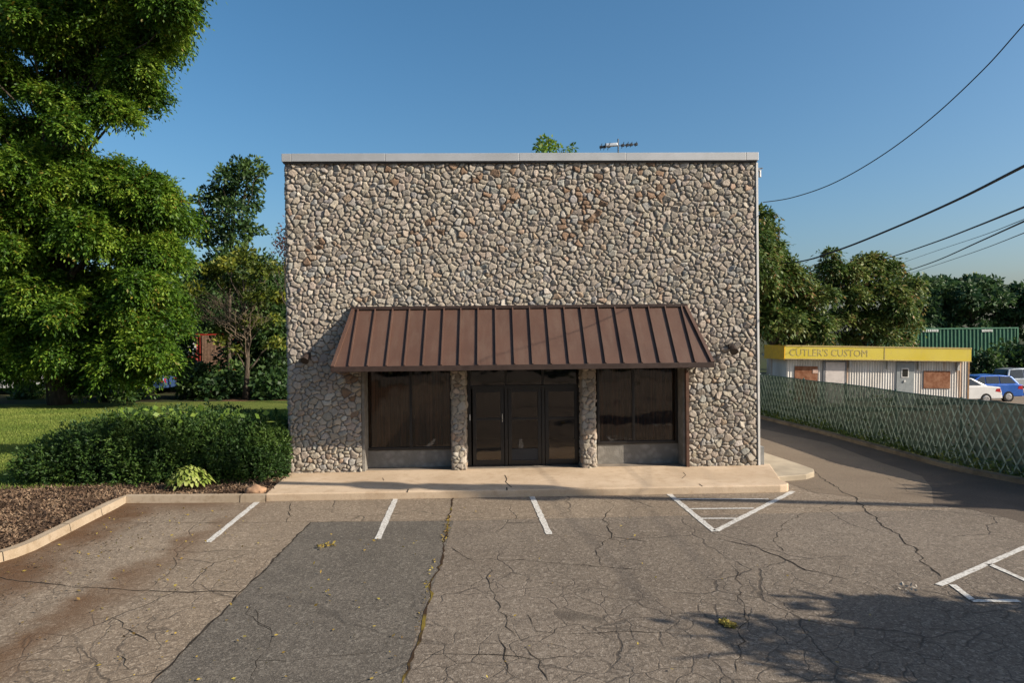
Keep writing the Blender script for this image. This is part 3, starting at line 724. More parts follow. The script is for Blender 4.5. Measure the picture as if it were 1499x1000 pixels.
def pc(lst, Y, dy=1.2):                     # clumps given as picture circles at a distance
    out = []
    for q in lst:
        y = Y+(q[3] if len(q) > 3 else random.uniform(-dy, dy)); p = W(q[0], q[1], y); r = q[2]*y/F
        out.append((p, (r, r*1.1, r*.92)))
    return out

M_LEAF_A = leafmat('walnut_leaf', (.024,.066,.008), (.085,.175,.014), (.215,.30,.03), .6, .42, accent=(.19,.15,.02), acc_amt=.07)
M_LEAF_B = leafmat('dark_leaf', (.014,.040,.012), (.036,.078,.018), (.072,.125,.026), .5, .3)
M_LEAF_C = leafmat('olive_leaf', (.028,.055,.008), (.085,.12,.014), (.21,.22,.025), .9, .38)
M_LEAF_D = leafmat('sumac_leaf', (.028,.066,.015), (.085,.135,.026), (.18,.205,.05), .7, .33, accent=(.30,.19,.08), acc_amt=.13)
M_LEAF_E = leafmat('far_leaf', (.022,.058,.022), (.045,.095,.034), (.08,.135,.045), .25, .25)
M_LEAF_R = leafmat('copper_leaf', (.06,.016,.010), (.09,.024,.014), (.12,.04,.02), .8, .3)

# ---- the big tree on the left
rt_ = random.Random(8)
up_ = [(258,15,40),(218,42,42),(238,72,34),(192,105,40),(212,140,28),(168,168,34),(132,108,42),(152,52,48),(92,40,42),(30,30,42),(62,140,20),(108,148,30),(14,110,22),(-35,90,50),(-30,170,40),(45,196,34),(100,185,24),(100,-45,75),(200,-45,62),(0,-50,75),(-90,0,80),(270,-30,40)]
lo_ = [(rt_.uniform(-40,225), rt_.uniform(235,555), rt_.uniform(24,38)) for _ in range(30)]+[(rt_.uniform(-40,200), rt_.uniform(-30,120), rt_.uniform(24,36)) for _ in range(12)]+[(28,255,55),(98,255,46),(160,272,42),(212,286,42),(248,318,34),(60,335,64),(150,345,62),(218,365,46),(0,420,64),(90,430,66),(168,440,58),(216,440,42),(40,515,56),(118,515,48),(182,525,42),(222,520,30),(238,475,27),(100,556,24),(12,532,32),(205,553,20),(-45,300,75),(-60,450,75),(150,550,20)]
tree('walnut_tree', 'huge leafy bright green tree drooping over the lawn at the far left', (W(88,590,34).x, 34), pc(up_, 32, 1.8)+pc(lo_, 33, 1.9), M_LEAF_A, per=30, ll=.19, lw=.082, FL=.6, nl=9, droop=.42, tr=.42, sub=12)
# ---- trees behind the lawn
tree('spire_tree', 'tall dark green tree with ragged top rising left of the stone building', (W(338,590,40).x, 40), pc([(372,245,16),(352,250,20),(330,262,20),(360,270,24),(312,288,18),(290,290,10),(328,290,22),(300,322,20),(342,312,26),(368,300,16),(345,345,22),(318,345,22),(300,352,14),(365,335,12),(380,338,8),(386,250,8),(340,380,28),(320,400,30)], 40), M_LEAF_B, per=44, style='leaf', ll=.28, lw=.16, tr=.14, shell=.25)
tree('olive_tree', 'olive and yellow green tree before the dark thicket left of the building', (W(355,590,36).x, 36.5), pc([(355,385,28),(385,400,22),(330,395,24),(395,430,22),(372,440,26),(345,420,26),(368,475,22),(340,480,24),(322,500,14),(392,470,18),(405,395,14),(300,405,24),(275,425,20),(345,515,14),(402,505,16),(412,440,18)], 36.5), M_LEAF_C, per=40, style='leaf', ll=.24, lw=.14, tr=.16, sub=5)
tree('copper_tree', 'copper red leaved tree peeking past the left edge of the building', (W(440,590,33).x, 33), pc([(418,362,16),(436,355,30),(455,345,40),(420,350,9)], 33, .5), M_LEAF_R, per=26, style='leaf', ll=.16, lw=.09, tr=.12)
tree('twiggy_tree', 'thin dark twiggy tree against the sky beside the left building edge', (W(436,590,34).x, 34), pc([(403,352,9),(396,372,8),(408,340,8),(388,385,10),(413,385,9),(404,412,10)], 34, .4), M_LEAF_B, per=16, style='leaf', ll=.18, lw=.08, tr=.07)
# bare dead branches
mb = MB()
o = empty('dead_branch_bush', W(355,590,35.2)*1, 'bare grey brown dead branches tangled in front of the dark thicket', 'bush')
o.location.z = 0
for i in range(30):
    a = W(random.uniform(345,368), random.uniform(470,500), 35.2); b = W(random.uniform(272,395), random.uniform(418,470), 35.0+random.uniform(-.4,.4))
    branch(mb, a, b, .022, .006, 6, .25)
    for _ in range(4):
        c_ = b+Vector((random.uniform(-.8,.8),random.uniform(-.3,.3),random.uniform(-.35,.35))); branch(mb, a.lerp(b,random.uniform(.45,.85)), c_, .010, .004, 4, .25)
branch(mb, W(362,592,37.4), W(358,488,35.6), .04, .025, 6, .05)
mb.build('branches', simple('dead_wood', (.20,.155,.11), .9, .1, var=.3), o, True)
# dark thicket row
th_ = [(250,Y_) for Y_ in (0,)]
for i, (px, Y_, top, r_, lab) in enumerate(((205,44,470,60,'dark thicket tree behind the red container gap, leftmost of the thicket row'),(268,46,545,30,'low dark shrubby tree under the red container'),(300,38,548,26,'small dark bush at the back edge of the lawn below the red container'),
        (395,42,455,48,'dark thicket tree crowding the left wall of the building'),(345,39,550,28,'dark bush at the back edge of the lawn beneath the olive tree'),(400,37,560,26,'dark bush at the back edge of the lawn touching the building'),
        (302,56,408,40,'dense dark green tree filling the gap between the huge drooping tree and the olive tree'),(385,43,398,44,'dense dark green tree rising behind the olive tree at the left building edge'),
        (100,48,440,80,'dark thicket tree glimpsed behind the huge drooping tree'),(-30,48,430,90,'dark thicket tree at the left border behind the huge drooping tree'),(180,37,560,22,'small dark bush at the lawn edge under the huge drooping tree'),(45,40,570,18,'small dark bush at the lawn edge near the left border'))):
    cl = [(px+random.uniform(-r_,r_)*.8, top+(590-top)*t_*.85, r_*random.uniform(.55,.8)) for t_ in (0,.15,.3,.45,.6,.75,.9,1) for _ in range(2)]
    tree('thicket_tree' if r_ > 30 else 'thicket_bush', lab, (W(px,590,Y_).x, Y_), pc(cl, Y_), M_LEAF_B, per=20, style='leaf', ll=.34, lw=.19, tr=.1, group='dark thicket behind the lawn', cat='tree' if r_ > 30 else 'bush', twigs=False)
for i in range(7):
    x = -62+i*9.0
    if i == 0: far0 = tree('backdrop_tree', 'dark tree in the far row behind the thicket', (x,64), [((x+random.uniform(-3,3),64+random.uniform(-2,2),random.uniform(1,8.5)),random.uniform(1.8,2.8)) for _ in range(22)], M_LEAF_B, per=7, style='leaf', ll=.6, lw=.34, tr=.25, group='far row of dark trees', twigs=False)
    else:
        d = far0.copy(); COL.objects.link(d); d.location.x = x; d.rotation_euler.z = i*1.3; d.scale = (1,1,.85+.1*(i%3))
        for ch in list(far0.children): e_ = ch.copy(); COL.objects.link(e_); e_.parent = d; e_.matrix_parent_inverse = ch.matrix_parent_inverse

# ---- right hand trees
tree('sumac_tree', 'green tree with rusty seed clusters standing against the right building edge', (W(1130,590,37).x, 37), pc([(1112,312,14),(1118,340,20),(1128,370,20),(1142,395,24),(1168,412,24),(1190,432,24),(1150,440,30),(1120,420,34),(1118,470,34),(1165,470,32),(1196,470,22),(1205,495,14),(1150,505,22),(1178,500,16),(1085,380,50),(1070,450,50)], 37), M_LEAF_D, per=26, ll=.26, lw=.11, FL=.55, nl=7, droop=.6, tr=.22, sub=6, foot_z=-.7)
tree('sumac_tree', 'green tree with rusty seed clusters, directly above the yellow sign roof', (W(1265,590,41).x, 41), pc([(1213,372,10),(1220,392,16),(1240,400,20),(1262,392,22),(1290,388,20),(1308,396,16),(1325,420,18),(1338,442,12),(1285,425,28),(1245,435,28),(1222,465,22),(1262,470,28),(1302,455,28),(1325,470,16),(1290,492,18),(1240,495,16),(1318,492,12),(1205,410,12)], 41), M_LEAF_D, per=26, ll=.26, lw=.11, FL=.55, nl=7, droop=.6, tr=.24, sub=6, foot_z=-.9)
tree('roofline_tree', 'small rounded treetop showing over the roof edge near the antenna', (W(800,590,52).x, 52), pc([(797,207,11),(790,214,9),(806,214,9),(818,217,5),(838,216,6),(832,220,5),(800,235,22),(830,240,18),(790,270,30),(840,280,30)], 52, .8), M_LEAF_A, per=26, style='leaf', ll=.32, lw=.17, tr=.25)
far_r = [(1345,78,405,30,'far green tree in the distance left of the tall rounded one'),(1372,84,402,34,'far green tree behind the left end of the green container'),(1425,80,402,42,'tall rounded far tree above the middle of the green container'),(1468,82,412,36,'far green tree above the right end of the green container'),(1510,80,418,36,'far green tree cut by the right border'),(1400,95,415,36,'farthest green tree glimpsed between the rounded crowns'),(1560,84,410,50,'far green tree just past the right border')]
for px, Y_, top, r_, lab in far_r:
    cl = [(px+random.uniform(-r_,r_)*.75, top+random.uniform(8,26), r_*random.uniform(.35,.55)) for _ in range(7)]+[(px+random.uniform(-r_,r_)*.85, random.uniform(top+25,500), r_*random.uniform(.4,.65)) for _ in range(12)]
    tree('far_tree', lab, (W(px,560,Y_).x, Y_), pc(cl, Y_, 2), M_LEAF_E, per=9, style='leaf', ll=.6, lw=.36, tr=.3, group='far tree line at the right', twigs=False, foot_z=-1.7, sub=3)
for px, Y_, top, r_, lab in ((1440,46,525,24,'dark shrub behind the silver car under the green container'),(1475,47,515,26,'dark shrub at the right below the end of the green container'),(1515,46,512,28,'dark shrub cut by the right border'),(1325,48,505,20,'olive shrub peeking over the yellow sign roof'),(1400,48,528,22,'dark shrub right behind the end of the yellow sign roof')):
    cl = [(px+random.uniform(-r_,r_)*.8, top+(600-top)*t_, r_*random.uniform(.5,.75)) for t_ in (0,.2,.4,.6,.8) for _ in range(3)]
    tree('roadside_shrub', lab, (W(px,570,Y_).x, Y_), pc(cl, Y_, .8), M_LEAF_D if px == 1325 else M_LEAF_B, per=20, style='leaf', ll=.34, lw=.18, tr=.06, group='shrubs behind the parked cars', cat='bush', twigs=False, foot_z=-1.2)

# ---- off to the right, out of the picture: the trees that shade the lot
def shade_tree(name, lab, foot, cen, rad, n, per, sd):
    rs = random.Random(sd); cl = []
    for _ in range(n):
        d = Vector((rs.gauss(0,1),rs.gauss(0,1),rs.gauss(0,.75))).normalized()*rs.uniform(.35,1); cl.append((Vector(cen)+Vector((d.x*rad[0],d.y*rad[1],d.z*rad[2])), rs.uniform(.28,.5)))
    return tree(name, lab, foot, cl, M_LEAF_A, per=per, style='leaf', ll=.26, lw=.14, tr=.2, shell=.2, twigs=True)
st_ = shade_tree('shade_tree', 'leafy tree out of the picture to the right, shading the lower right bays', (14.9,2.9), (12.6,3.6,4.2), (2.7,1.7,1.0), 46, 52, 4)
shade_tree('shade_tree', 'leafy tree out of the picture beyond the fence, shading the driveway', (20.5,9.3), (18.9,9.1,5.0), (1.5,1.8,1.0), 40, 75, 9)
mb = MB(); o1 = SUN*(4.4/SUN.z); mb.tube([G(1420,905)+o1, G(1320,921)+o1, G(1150,948)+o1, G(985,966)+o1], [.07,.05,.035,.015], 7); mb.build('limb', M_BARK, st_, True)
# street side trees behind the camera (mirrored in the shop glass)
for i, x in enumerate((-22,-9,3,16,30)):
    if i == 0: st0 = tree('street_tree', 'broad street tree across the road behind the viewpoint', (x,-34), [((x+random.uniform(-4.5,4.5),-34+random.uniform(-3,3),random.uniform(2.,10)),random.uniform(1.5,2.4)) for _ in range(26)], M_LEAF_B, per=3.5, style='leaf', ll=.6, lw=.34, tr=.3, group='street trees across the road', twigs=False)
    else:
        d = st0.copy(); COL.objects.link(d); d.location.x = x; d.rotation_euler.z = i*1.7
        for ch in list(st0.children): e_ = ch.copy(); COL.objects.link(e_); e_.parent = d; e_.matrix_parent_inverse = ch.matrix_parent_inverse

# ================================================================= HEDGE, PLANTS, BED
M_YEW = leafmat('yew_needles', (.014,.040,.009), (.034,.078,.012), (.075,.128,.02), 1.2, .2, .6)
M_VINE = leafmat('vine_leaf', (.07,.13,.016), (.13,.21,.025), (.22,.29,.05), 1.5, .35)
def hedge_height(px): return 0
hb = empty('yew_hedge', G(235,714,.1), 'long rounded dark green yew hedge beside the left corner of the stone building', 'hedge')
hc = []
rs = random.Random(3)
# base centre line of the hedge with heights from the photograph
prof = [(72,648,712),(98,634,714),(130,622,714),(165,612,714),(200,607,714),(235,606,714),(270,606,713),(305,606,712),(340,609,712),(375,612,711),(400,622,709)]
for px, top, bot_ in prof:
    b_ = G(px, bot_, .1); Yc = b_.y+.75
    zt_ = W(px, top, Yc+.2).z
    for j in range(7):
        z_ = .3+(zt_-.62)*(j/6)**.9; rr = .36+.12*rs.random()
        for yy in (-.25, .35, .95):
            hc.append((Vector((b_.x*Yc/b_.y*1.0+rs.uniform(-.15,.15), Yc+yy+rs.uniform(-.12,.12)-(.0 if j < 5 else -.1), z_+(.0 if yy else 0))), rr))
P, D = crown_points(hc, 120, .8, -.8); n = len(P)
keepm = P[:,0] < XL-.02+ (P[:,1] < YF-.1)*.12
P, D = P[keepm], D[keepm]; n = len(P)
A = unit(D*.9+rng.normal(0,.45,(n,3))+np.array([[0,0,.35]])); V = []
for s_ in range(3):
    A2 = unit(A+rng.normal(0,.4,(n,3))); Wv = unit(np.cross(A2, rng.normal(size=(n,3)))); V.append(rhombs(P, A2, Wv, (.082*rng.uniform(.6,1.3,n)), .025*rng.uniform(.8,1.3,n)))
qmesh('foliage', np.concatenate(V), M_YEW, hb)
for k_ in range(0, len(hc), 21):
    mb = MB(); root = Vector((hc[k_][0].x, hc[k_][0].y+.3, .1)); mb.tube([root+Vector((0,0,-.05)), root+Vector((0,0,.15))], .04, 7)
    for c_, r_ in hc[k_:k_+21:5]: branch(mb, root, c_, .025, .008, 4)
    mb.build('stem', M_BARK, hb, True)
nS = 420; iS = rng.choice(n, nS); AS = unit(D[iS]*.5+rng.normal(0,.25,(nS,3))+np.array([[0,0,.9]])); PS = []
for q in range(7): PS.append(rhombs(P[iS]+AS*(.02+.028*q), unit(AS+rng.normal(0,.55,(nS,3))), unit(np.cross(AS, rng.normal(size=(nS,3)))), .075*rng.uniform(.6,1.2,nS), .02))
qmesh('shoots', np.concatenate(PS), M_YEW, hb)
# vine on top of the hedge
vo = empty('hedge_vine', G(290,660,.1), 'bright broad leaved vine sprawling over the top of the yew hedge', 'vine'); vp = []
for px in list(range(165,262,4))+list(range(268,300,8))+list(range(320,392,6)):
    for _ in range(9 if px < 262 else 5):
        q = min(prof, key=lambda t: abs(t[0]-px)); b_ = G(q[0], q[2], .1); Yc = b_.y+.75+rs.uniform(-.1,1.2)
        p = W(px+rs.uniform(-4,4), q[1]+rs.uniform(-6,14), Yc-.45 if rs.random() < .6 else Yc); vp.append(p)
P = np.array([tuple(p) for p in vp]); n = len(P); A = unit(rng.normal(0,.7,(n,3))+np.array([[.2,-.5,-.1]])); Wv = unit(np.cross(A, rng.normal(0,.5,(n,3))+np.array([[0,-.4,1]])))
qmesh('leaves', rhombs(P, A, Wv, .17*rng.uniform(.6,1.3,n), .13*rng.uniform(.7,1.2,n)), M_VINE, vo)
mb = MB(); s_ = vp[::14]; mb.tube([p+Vector((0,.05,-.05)) for p in s_], .008, 5); mb.build('stem', M_BARK, vo, True)
# hosta: rosette of broad arching leaves
ho = empty('hosta_plant', G(277,716,.105), 'pale green hosta with broad arching leaves at the foot of the hedge', 'plant')
M_HOSTA = leafmat('hosta_leaf', (.13,.19,.03), (.24,.30,.06), (.38,.42,.14), 3., .3)
mb = MB(); c0 = Vector(ho.location)
for i in range(300):
    az = rs.uniform(0, 2*math.pi); t0 = rs.random()**.6; d = Vector((math.cos(az), math.sin(az)*.8, 0)); sd = Vector((-d.y, d.x, 0)).normalized()
    Lr = .47*t0; top = .06+.38*(1-t0**2*.8)*rs.uniform(.55,1)+.05*rs.random(); ll_ = rs.uniform(.08,.135); ww = ll_*rs.uniform(.5,.62)
    a = c0+d*(Lr-.05)+Vector((0,0,top)); a.y -= .0
    tip = a+d*ll_+Vector((0,0,-ll_*(.1+.45*t0))); m_ = a.lerp(tip,.42)+Vector((0,0,.03)); m2_ = a.lerp(tip,.72)+Vector((0,0,.02))
    n0 = len(mb.v); mb.v += [tuple(x) for x in (a, m_+sd*ww*.5+Vector((0,0,.015)), m_, m_-sd*ww*.5+Vector((0,0,.015)), m2_+sd*ww*.38, m2_, m2_-sd*ww*.38, tip)]
    mb.f += [(n0,n0+1,n0+2),(n0,n0+2,n0+3),(n0+1,n0+4,n0+5,n0+2),(n0+2,n0+5,n0+6,n0+3),(n0+4,n0+7,n0+5),(n0+5,n0+7,n0+6)]
mb.build('leaves', M_HOSTA, ho, True)
mb = MB()
for i in range(24):
    az = rs.uniform(0, 6.28); mb.tube([c0, c0+Vector((math.cos(az)*.18, math.sin(az)*.15, .22)), c0+Vector((math.cos(az)*.36, math.sin(az)*.3, .2))], [.008,.006,.004], 5)
mb.build('stalk', M_HOSTA, ho, True)
# landscape rock by the kerb end
rk = G(372,729,.05); import bmesh
bm = bmesh.new(); bmesh.ops.create_icosphere(bm, subdivisions=3, radius=1)
for v_ in bm.verts:
    nz = 1+.16*math.sin(v_.co.x*4+1)*math.cos(v_.co.y*5)+.09*math.sin(v_.co.z*9+v_.co.x*7); v_.co = Vector((v_.co.x*.2*nz, v_.co.y*.14*nz, v_.co.z*.12*nz))
me = bpy.data.meshes.new('rock'); bm.to_mesh(me); bm.free()
o = link('rock', me, simple('tan_rock', (.36,.225,.14), .9, .2, var=.3, scale=9, bump=.4), None, True); o.location = (rk.x, rk.y+.1, .16); tag(o, 'smooth reddish tan rock at the end of the curb by the sidewalk', 'rock')
# mulch chips and fallen leaves
def scatter(name, poly, n, size, m, z, asp=.4, flat=.5):
    poly = np.array([(p[0],p[1]) for p in poly]); lo = poly.min(0); hi = poly.max(0); P = []
    x = rng.uniform(lo[0],hi[0],n*4); y = rng.uniform(lo[1],hi[1],n*4); ins = np.zeros(n*4, bool); j = len(poly)-1
    for i in range(len(poly)):
        a, b = poly[i], poly[j]; cnd = ((a[1] > y) != (b[1] > y)) & (x < (b[0]-a[0])*(y-a[1])/(b[1]-a[1]+1e-12)+a[0]); ins ^= cnd; j = i
    x, y = x[ins][:n], y[ins][:n]; k_ = len(x)
    P = np.column_stack([x, y, z+rng.uniform(.0,.015,k_)]); A = rng.normal(size=(k_,3)); A[:,2] *= flat; A = unit(A); A[:,2] = np.abs(A[:,2])
    Wv = rng.normal(size=(k_,3)); Wv[:,2] *= flat; Wv = unit(np.cross(np.cross(A, Wv), A)); s_ = size*rng.uniform(.5,1.4,k_)
    o = qmesh(name, rhombs(P, A, Wv, s_, s_*asp), m, None); o['kind'] = 'stuff'; return o
M_CHIP = leafmat('wood_chip', (.035,.022,.014), (.10,.062,.038), (.24,.17,.11), 2., 0., .9)
bedp = [(p.x,p.y) for p in inner[:7]]+[(G(-60,716,.1).x,G(-60,716,.1).y)]+[(p.x,p.y) for p in reversed(back[:5])]
scatter('mulch_chips', bedp, 15000, .065, M_CHIP, .108, .35, .5)
M_FALL = leafmat('fallen_leaf', (.13,.075,.02), (.24,.17,.03), (.36,.30,.06), 1., .1, .8)
scatter('fallen_leaves', [G(-30,840),G(-30,1010),G(330,1010),G(420,800),G(360,745),G(190,745)], 260, .042, M_FALL, .012, .5, .25)
lf = scatter('fallen_leaves', [G(470,780),G(300,1000),G(600,1000),G(650,790)], 60, .045, M_FALL, .012, .5, .25)
scatter('fallen_leaves', [G(660,740),G(700,1000),G(1300,1000),G(1250,760)], 45, .04, M_FALL, .012, .5, .25)
scatter('seam_weeds', [G(660,755),G(655,790),G(645,800),G(655,757)], 90, .04, M_FALL, .008, .5, .35)
scatter('seam_weeds', [G(640,820),G(612,925),G(606,925),G(634,820)], 45, .035, M_FALL, .008, .5, .35)
scatter('leaf_litter', [G(1058,908),G(1080,918),G(1070,922),G(1052,914)], 200, .045, M_FALL, .010, .5, .25)
scatter('leaf_litter', [G(1315,858),G(1345,862),G(1335,872),G(1312,868)], 16, .05, simple('pale_litter', (.5,.46,.4), .9), .015, .5, .5)
scatter('leaf_litter', [G(462,800),G(492,795),G(490,802),G(466,806)], 60, .045, M_FALL, .015, .5, .5)
M_TWIG = leafmat('dark_debris', (.03,.022,.014), (.05,.035,.02), (.10,.07,.04), 1., 0., .9)
scatter('leaf_litter', [G(-30,830),G(60,815),G(185,745),G(300,745),G(150,830),G(60,900),G(-30,920)], 330, .04, M_TWIG, .012, .4, .3)
# grass blades
def blades(name, poly, n, h, m, z=.1):
    poly = np.array([(p[0],p[1]) for p in poly]); lo = poly.min(0); hi = poly.max(0)
    x = rng.uniform(lo[0],hi[0],n*3); y = rng.uniform(lo[1],hi[1],n*3); ins = np.zeros(n*3,bool); j = len(poly)-1
    for i in range(len(poly)):
        a, b = poly[i], poly[j]; ins ^= ((a[1] > y) != (b[1] > y)) & (x < (b[0]-a[0])*(y-a[1])/(b[1]-a[1]+1e-12)+a[0]); j = i
    x, y = x[ins][:n], y[ins][:n]; k_ = len(x); P = np.column_stack([x,y,np.full(k_,z)])
    A = unit(rng.normal(0,.45,(k_,3))+np.array([[0,0,1.]])); Wv = unit(np.cross(A, rng.normal(size=(k_,3))))
    o = qmesh(name, rhombs(P, A, Wv, h*rng.uniform(.5,1.4,k_), h*.22), m, None); o['kind'] = 'stuff'; return o
M_GRASS = leafmat('grass_blade', (.085,.135,.018), (.14,.19,.03), (.22,.25,.055), .5, .3, .7)
blades('grass', [G(-40,720,.1),G(180,712,.1),G(430,690,.1),G(425,600,.1),G(-40,600,.1)], 90000, .075, M_GRASS)

# ================================================================= FENCE
fp = [G(1095,605), G(1113,609.5), G(1226,637), G(1308,659), G(1417,688), G(1499,704)]
fp.append(fp[-1]+(fp[-1]-fp[-2])*1.2); fp.append(fp[-1]+(fp[-1]-fp[-2])*.8)
fp = [fp[0]+(fp[0]-fp[2])*.6]+fp
HF = 1.62
FE = empty('lattice_fence', (fp[3].x, fp[3].y, 0), 'low green lattice fence with pale diagonal strips running along the driveway', 'fence')
cumf = [0]
for a, b in zip(fp, fp[1:]): cumf.append(cumf[-1]+(b-a).length)
def fpos(s):
    for i in range(len(fp)-1):
        if s <= cumf[i+1] or i == len(fp)-2:
            t = (s-cumf[i])/(cumf[i+1]-cumf[i]); d = (fp[i+1]-fp[i]).normalized(); return fp[i].lerp(fp[i+1], t), Vector((-d.y,d.x,0)) if -d.y < 0 else Vector((d.y,-d.x,0))
TF = cumf[-1]
def ftop(s): return HF+.012*math.sin(s*1.3)
M_LAT = simple('lattice_strip', (.40,.49,.38), .6, .3, var=.25, scale=4)
M_LAT2 = simple('lattice_strip_dark', (.27,.36,.28), .6, .3, var=.3, scale=4)
M_POST = simple('fence_post', (.05,.09,.065), .5, .4)
# screen of dark green mesh
k = NT('green_screen'); k.done(k.mix(k.rng(k.noise(2.2, 5, .65), .3, .7), (.065,.12,.085), (.13,.19,.135)), .7, .2)
tpn = k.n('ShaderNodeBsdfTransparent'); ms = k.n('ShaderNodeMixShader'); zz = k.dot(k.co, (0,0,1))
k.l(k.math('ADD', k.rng(k.math('ADD', zz, k.math('MULTIPLY', k.noise(1.5,4), .6)), .7, 1.6, .02, .10), k.rng(k.noise(9,4), .5, .7, 0, .10)), ms.inputs[0])
k.l(k.b.outputs[0], ms.inputs[1]); k.l(tpn.outputs[0], ms.inputs[2]); k.l(ms.outputs[0], k.out.inputs[0]); M_SCREEN = k.m
mb = MB(); n = int(TF/.25); pr = None
for i in range(n+1):
    s_ = TF*i/n; p, nv = fpos(s_); q = p+nv*-.03+nv*.012*math.sin(s_*7)
    if pr: mb.quad((pr[0].x,pr[0].y,.06),(q.x,q.y,.06),(q.x,q.y,ftop(s_)-.03),(pr[0].x,pr[0].y,ftop(pr[1])-.03))
    pr = (q, s_)
mb.build('screen', M_SCREEN, FE)
def lattice(sgn, off, m, w, name):
    mb = MB(); sp = .215; s0 = -2.
    while s0 < TF+2:
        pts = []
        for j in range(7):
            h_ = .07+(HF-.08)*j/6; s_ = s0+sgn*(h_*.5)+.018*math.sin(s0*5+j)
            if 0 <= s_ <= TF:
                p, nv = fpos(s_); pts.append(p+nv*off+Vector((0,0,min(h_, ftop(s_)-.02))))
        for a, b in zip(pts, pts[1:]):
            d = (b-a).normalized(); t_ = (fpos(min(TF,max(0,s0)))[1]); sd = d.cross(t_).normalized()*w/2
            mb.quad(a-sd, a+sd, b+sd, b-sd); mb.quad(a-sd+t_*.006, b-sd+t_*.006, b+sd+t_*.006, a+sd+t_*.006)
        s0 += sp*random.uniform(.90,1.10)*(2 if random.random() < .03 else 1)
    return mb.build(name, m, FE)
lattice(-1, .02, M_LAT, .034, 'lattice'); lattice(1, .034, M_LAT2, .028, 'lattice')
s_ = .4
while s_ < TF:
    p, nv = fpos(s_); q = p-nv*.075; MB().tube([(q.x,q.y,0),(q.x,q.y,HF+.03)], .03, 10).build('post', M_POST, FE, True); s_ += 2.45
mb = MB(); mb.tube([fpos(TF*i/60)[0]-fpos(TF*i/60)[1]*.045+Vector((0,0,ftop(TF*i/60)-.02)) for i in range(61)], .02, 8); mb.build('top_rail', M_POST, FE, True)
# concrete edging and weeds at its foot
mb = MB(); e0 = [fpos(TF*i/40)[0]+fpos(TF*i/40)[1]*.22 for i in range(41)]; e1_ = [fpos(TF*i/40)[0]+fpos(TF*i/40)[1]*.40 for i in range(41)]
for i in range(40):
    a, b, c_, d = e0[i], e0[i+1], e1_[i], e1_[i+1]
    mb.quad((c_.x,c_.y,.0),(d.x,d.y,.0),(d.x,d.y,.10),(c_.x,c_.y,.10)); mb.quad((c_.x,c_.y,.10),(d.x,d.y,.10),(b.x,b.y,.11),(a.x,a.y,.11)); mb.quad((a.x,a.y,.11),(b.x,b.y,.11),(b.x,b.y,0),(a.x,a.y,0))
mb.build('fence_curb', simple('old_curb', (.19,.155,.11), .9, .2, var=.3, scale=3, bump=.4))['kind'] = 'structure'
# far side ground
ff = [fpos(TF*i/20)[0]-fpos(TF*i/20)[1]*.02 for i in range(21)]
sheet('weedy_verge', [(p.x,p.y) for p in ff]+[(p.x+1.6,p.y) for p in reversed(ff)], .008, M_SOIL)
M_WEED = leafmat('weed_leaf', (.045,.085,.018), (.09,.14,.03), (.20,.22,.05), 1.4, .3)
P = []
for i in range(2600):
    s_ = random.uniform(0, TF); p, nv = fpos(s_); hh = abs(random.gauss(0,.09))*(1+.8*math.sin(s_*.9)**2); P.append((p.x+nv.x*random.uniform(-.1,.2), p.y+nv.y*random.uniform(-.1,.2), .02+hh))
for i in range(2600):                        # creeper growing on the screen
    s_ = random.uniform(0, TF); a_ = .5+.5*math.sin(s_*1.7)*math.sin(s_*.53+1)
    if random.random() > a_*.8+.1: continue
    p, nv = fpos(s_); P.append((p.x-nv.x*random.uniform(.05,.16), p.y-nv.y*random.uniform(.05,.16), .05+random.random()**1.5*1.5*a_+.1))
P = np.array(P); n = len(P); A = unit(rng.normal(0,.6,(n,3))+np.array([[-.3,0,.5]])); Wv = unit(np.cross(A, rng.normal(size=(n,3))))
o = qmesh('fence_weeds', rhombs(P, A, Wv, .13*rng.uniform(.5,1.4,n), .05*rng.uniform(.7,1.3,n)), M_WEED, None); o['kind'] = 'stuff'

# ================================================================= ROADSIDE STAND (long white hut with yellow sign)
YT_ = 31.0
TRL = empty('sign_hut', W(1280,595,YT_)*1, 'long low white ribbed metal hut with a faded yellow sign fascia', 'hut'); TRL.location.z = 0
x0, x1 = W(1150,540,YT_).x, W(1415,540,YT_).x; zf1 = W(1280,508,YT_-.35).z; zf0 = W(1280,527,YT_-.35).z; xs0, xs1 = W(1147.5,515,YT_-.35).x, W(1420,515,YT_-.35).x
k = NT('white_ribbed'); c = k.mix(k.rng(k.noise(1.2, 5, .6, k.vscale(k.co, (1.5,1,.25))), .35, .7), (.70,.69,.66), (.52,.49,.45))
c = k.mix(k.rng(k.noise(1.1, 4, .6, k.vscale(k.co, (2,1,.15))), .52, .66, 0, .8), c, (.42,.25,.14)); M_RIB = k.done(c, .55, .4)
mb = MB(); n = int((x1-x0)/.06); pr = None
for i in range(n+1):
    x = x0+(x1-x0)*i/n; y = YT_-(.022 if i % 2 else 0)
    if pr: mb.quad((pr[0],pr[1],.15),(x,y,.15),(x,y,zf0+.05),(pr[0],pr[1],zf0+.05))
    pr = (x,y)
mb.box(x0, x0+.05, YT_+.01, YT_+2.2, .15, zf0+.05); mb.box(x1-.05, x1, YT_+.01, YT_+2.2, .15, zf0+.05); mb.box(x0, x1, YT_+2.2, YT_+2.25, .15, zf0+.05)
mb.build('wall', M_RIB, TRL)
MB().box(x0, x1, YT_+.02, YT_+2.2, .0, .148).build('base', simple('dark_base', (.06,.055,.05), .9), TRL)
MB().box(xs0, xs1, YT_-.3, YT_+2.3, zf0+.06, zf0+.16).build('roof', simple('hut_roof', (.3,.3,.29), .8), TRL)
